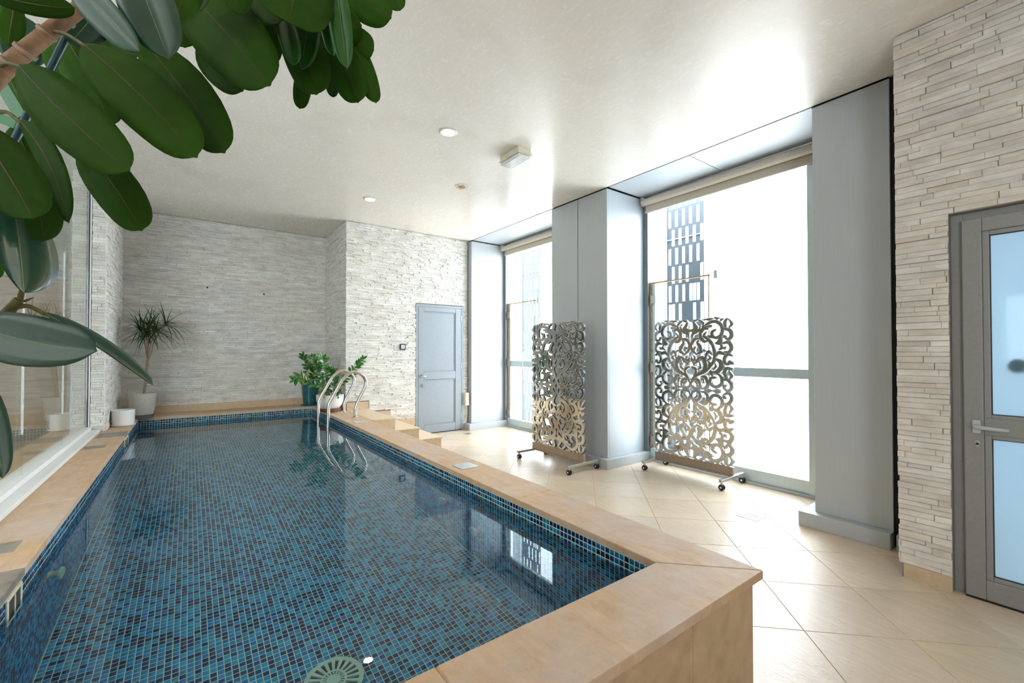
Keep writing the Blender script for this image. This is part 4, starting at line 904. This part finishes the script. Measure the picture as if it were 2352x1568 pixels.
def rubber_leaf(b_, t_, w, d0, d1, side='U', roll=0, bow=0, fold=.12, sag=.0, pet=None):
    A, B_ = at(*b_, d0), at(*t_, d1); L = (B_-A).length; ax = (B_-A)/L; view = (A+B_)/2-Vector((0, 0, CAMZ)); nrm = -(view-ax*view.dot(ax)).normalized()
    nrm = Quaternion(ax, R(roll)) @ nrm; sd = ax.cross(nrm).normalized(); W = w*(d0+d1)/2/FPX/max(.3, abs(math.cos(R(roll))))
    upn = -nrm if side == 'U' else nrm; cols = [-1, -.62, -.25, 0, .25, .62, 1]; nc = len(cols); grid = []; mids = []
    for s, p in PROF:
        c = A+ax*(L*s)+sd*(bow*d0/FPX*4*s*(1-s))-upn*0+nrm*(sag*L*4*s*(1-s)); mids.append(c); row = []
        for q in cols:
            hw = W/2*p; row.append(c+sd*(hw*q)+upn*(abs(q)*hw*fold*2-(q*q)*hw*fold*.8))
        grid.append(row)
    n = len(grid); vs = [v+upn*.0005 for r_ in grid for v in r_]+[v-upn*.0005 for r_ in grid for v in r_]; fs = []; mi = []; K = n*nc
    for i in range(n-1):
        for k in range(nc-1):
            q = (i*nc+k, i*nc+k+1, (i+1)*nc+k+1, (i+1)*nc+k); fs.append(q); mi.append(0); fs.append(tuple(K+z for z in q[::-1])); mi.append(1)
    edge = [i*nc for i in range(n)]+[(n-1)*nc+k for k in range(1, nc)]+[i*nc+nc-1 for i in range(n-2, -1, -1)]+[k for k in range(nc-2, 0, -1)]
    for a, e in zip(edge, edge[1:]+edge[:1]): fs.append((a, e, K+e, K+a)); mi.append(1)
    lf_ = obj('leaf', MB().add(vs, fs, mi), ['leaf_backlit' if b_[0] > 600 else 'leaf_top', 'leaf_under'], rp, True)
    me = lf_.data; fl_ = me.polygons[0].normal.dot(upn) < 0
    if fl_: me.flip_normals()
    obj('midrib', MB().tube([tuple(m_) for m_ in mids], [max(.0003, .0014*(1-.8*i/(n-1))) for i in range(n)], 8), 'midrib' if side == 'U' else 'midrib_top', lf_, smooth=True)
    if pet:
        P = [at(*pet[0], pet[1])]+[tuple(A+ax*L*.01)]; mid = (Vector(P[0])+A)/2+Vector((0, 0, .006))
        obj('petiole', MB().tube(spath([P[0], mid, A+ax*L*.03]), [.0034]*5+[.003]*5+[.0024], 8), 'twig', lf_, smooth=True)
LEAVES = [
 dict(b_=(42, 148), t_=(298, 394), w=126, d0=.69, d1=.64, roll=8, bow=6, sag=.02, pet=((-10, 160), .72)), dict(b_=(190, 100), t_=(453, 362), w=134, d0=.74, d1=.70, roll=-6, bow=-8, sag=.02, pet=((112, 72), .765)),
 dict(b_=(325, 90), t_=(516, 352), w=116, d0=.83, d1=.80, bow=-8), dict(b_=(412, -40), t_=(621, 197), w=158, d0=.86, d1=.80, bow=-4, sag=.02),
 dict(b_=(455, 95), t_=(558, 210), w=84, d0=.93, d1=.92), dict(b_=(560, -40), t_=(627, 150), w=66, d0=.95, d1=.93, bow=-8), dict(b_=(160, -50), t_=(322, 120), w=72, d0=.60, d1=.57, side='T', roll=14, fold=.25),
 dict(b_=(305, -80), t_=(388, 136), w=112, d0=.64, d1=.60, side='T', roll=6, fold=.22), dict(b_=(450, -70), t_=(398, 46), w=66, d0=.70, d1=.66), dict(b_=(490, -70), t_=(462, 24), w=16, d0=.75, d1=.70, roll=70),
 dict(b_=(560, -60), t_=(536, 26), w=58, d0=.80, d1=.76), dict(b_=(700, -130), t_=(663, 52), w=170, d0=.86, d1=.76, fold=.2, side='U'), dict(b_=(560, -90), t_=(642, 54), w=100, d0=.90, d1=.85),
 dict(b_=(650, 25), t_=(672, 151), w=46, d0=.90, d1=.86, side='T', roll=-20, fold=.25), dict(b_=(660, 40), t_=(727, 218), w=96, d0=.97, d1=.94, bow=-8), dict(b_=(716, -20), t_=(694, 160), w=58, d0=.93, d1=.90, side='T', fold=.2),
 dict(b_=(702, 150), t_=(688, 250), w=38, d0=1.05, d1=1.03), dict(b_=(745, -50), t_=(767, 130), w=46, d0=.92, d1=.88, side='T', roll=18, fold=.3), dict(b_=(770, -50), t_=(798, 159), w=50, d0=.90, d1=.86, side='T', roll=15, fold=.3),
 dict(b_=(752, 85), t_=(823, 236), w=82, d0=1.0, d1=.97, bow=-6), dict(b_=(808, 80), t_=(864, 237), w=48, d0=1.05, d1=1.02, roll=-15), dict(b_=(775, 78), t_=(859, 116), w=64, d0=1.05, d1=1.03), dict(b_=(757, 130), t_=(765, 224), w=32, d0=1.08, d1=1.06),
 dict(b_=(710, 70), t_=(831, 58), w=86, d0=1.03, d1=1.01), dict(b_=(775, -50), t_=(899, 42), w=86, d0=1.0, d1=.98, bow=4), dict(b_=(880, -80), t_=(919, 25), w=50, d0=1.05, d1=1.03), dict(b_=(805, -60), t_=(814, 36), w=48, d0=1.07, d1=1.05),
 dict(b_=(-75, 270), t_=(76, 503), w=118, d0=.60, d1=.55, bow=-6, fold=.2), dict(b_=(48, 385), t_=(97, 555), w=80, d0=.68, d1=.66, bow=-10), dict(b_=(53, 672), t_=(26, 452), w=100, d0=.61, d1=.66, side='T', roll=44, fold=.2, bow=4, pet=((46, 690), .62)),
 dict(b_=(-70, 745), t_=(223, 806), w=118, d0=.60, d1=.57, side='T', roll=-10, fold=.15, bow=10), dict(b_=(96, 716), t_=(352, 884), w=25, d0=.63, d1=.70, side='T', roll=-58, bow=-14, fold=.3, pet=((30, 708), .62)),
 dict(b_=(-50, 860), t_=(6, 1098), w=52, d0=.52, d1=.50, side='T', bow=-4), dict(b_=(45, 276), t_=(158, 512), w=44, d0=.70, d1=.66, roll=50, bow=-22, pet=((-10, 258), .72)), dict(b_=(30, 290), t_=(80, 425), w=62, d0=.82, d1=.80, bow=-6),
 dict(b_=(185, 330), t_=(326, 530), w=94, d0=.78, d1=.75, bow=-6, fold=.2), dict(b_=(34, 2), t_=(18, 106), w=46, d0=.87, d1=.85), dict(b_=(-80, -35), t_=(172, 18), w=52, d0=.68, d1=.70, roll=30, bow=12), dict(b_=(140, 70), t_=(254, 290), w=92, d0=.92, d1=.90, bow=-6),
 dict(b_=(235, 15), t_=(160, 100), w=74, d0=.86, d1=.84, side='T'), dict(b_=(170, 45), t_=(330, 110), w=80, d0=.90, d1=.88), dict(b_=(120, 90), t_=(168, 200), w=64, d0=.97, d1=.95), dict(b_=(10, 160), t_=(88, 300), w=48, d0=.93, d1=.90), dict(b_=(60, 40), t_=(40, 150), w=90, d0=.95, d1=.93, side='T'),
 dict(b_=(380, -30), t_=(425, 110), w=70, d0=.93, d1=.91), dict(b_=(520, -60), t_=(600, 60), w=80, d0=1.0, d1=.98), dict(b_=(-20, 560), t_=(-6, 640), w=30, d0=.9, d1=.9)]
for L_ in LEAVES: rubber_leaf(**L_)
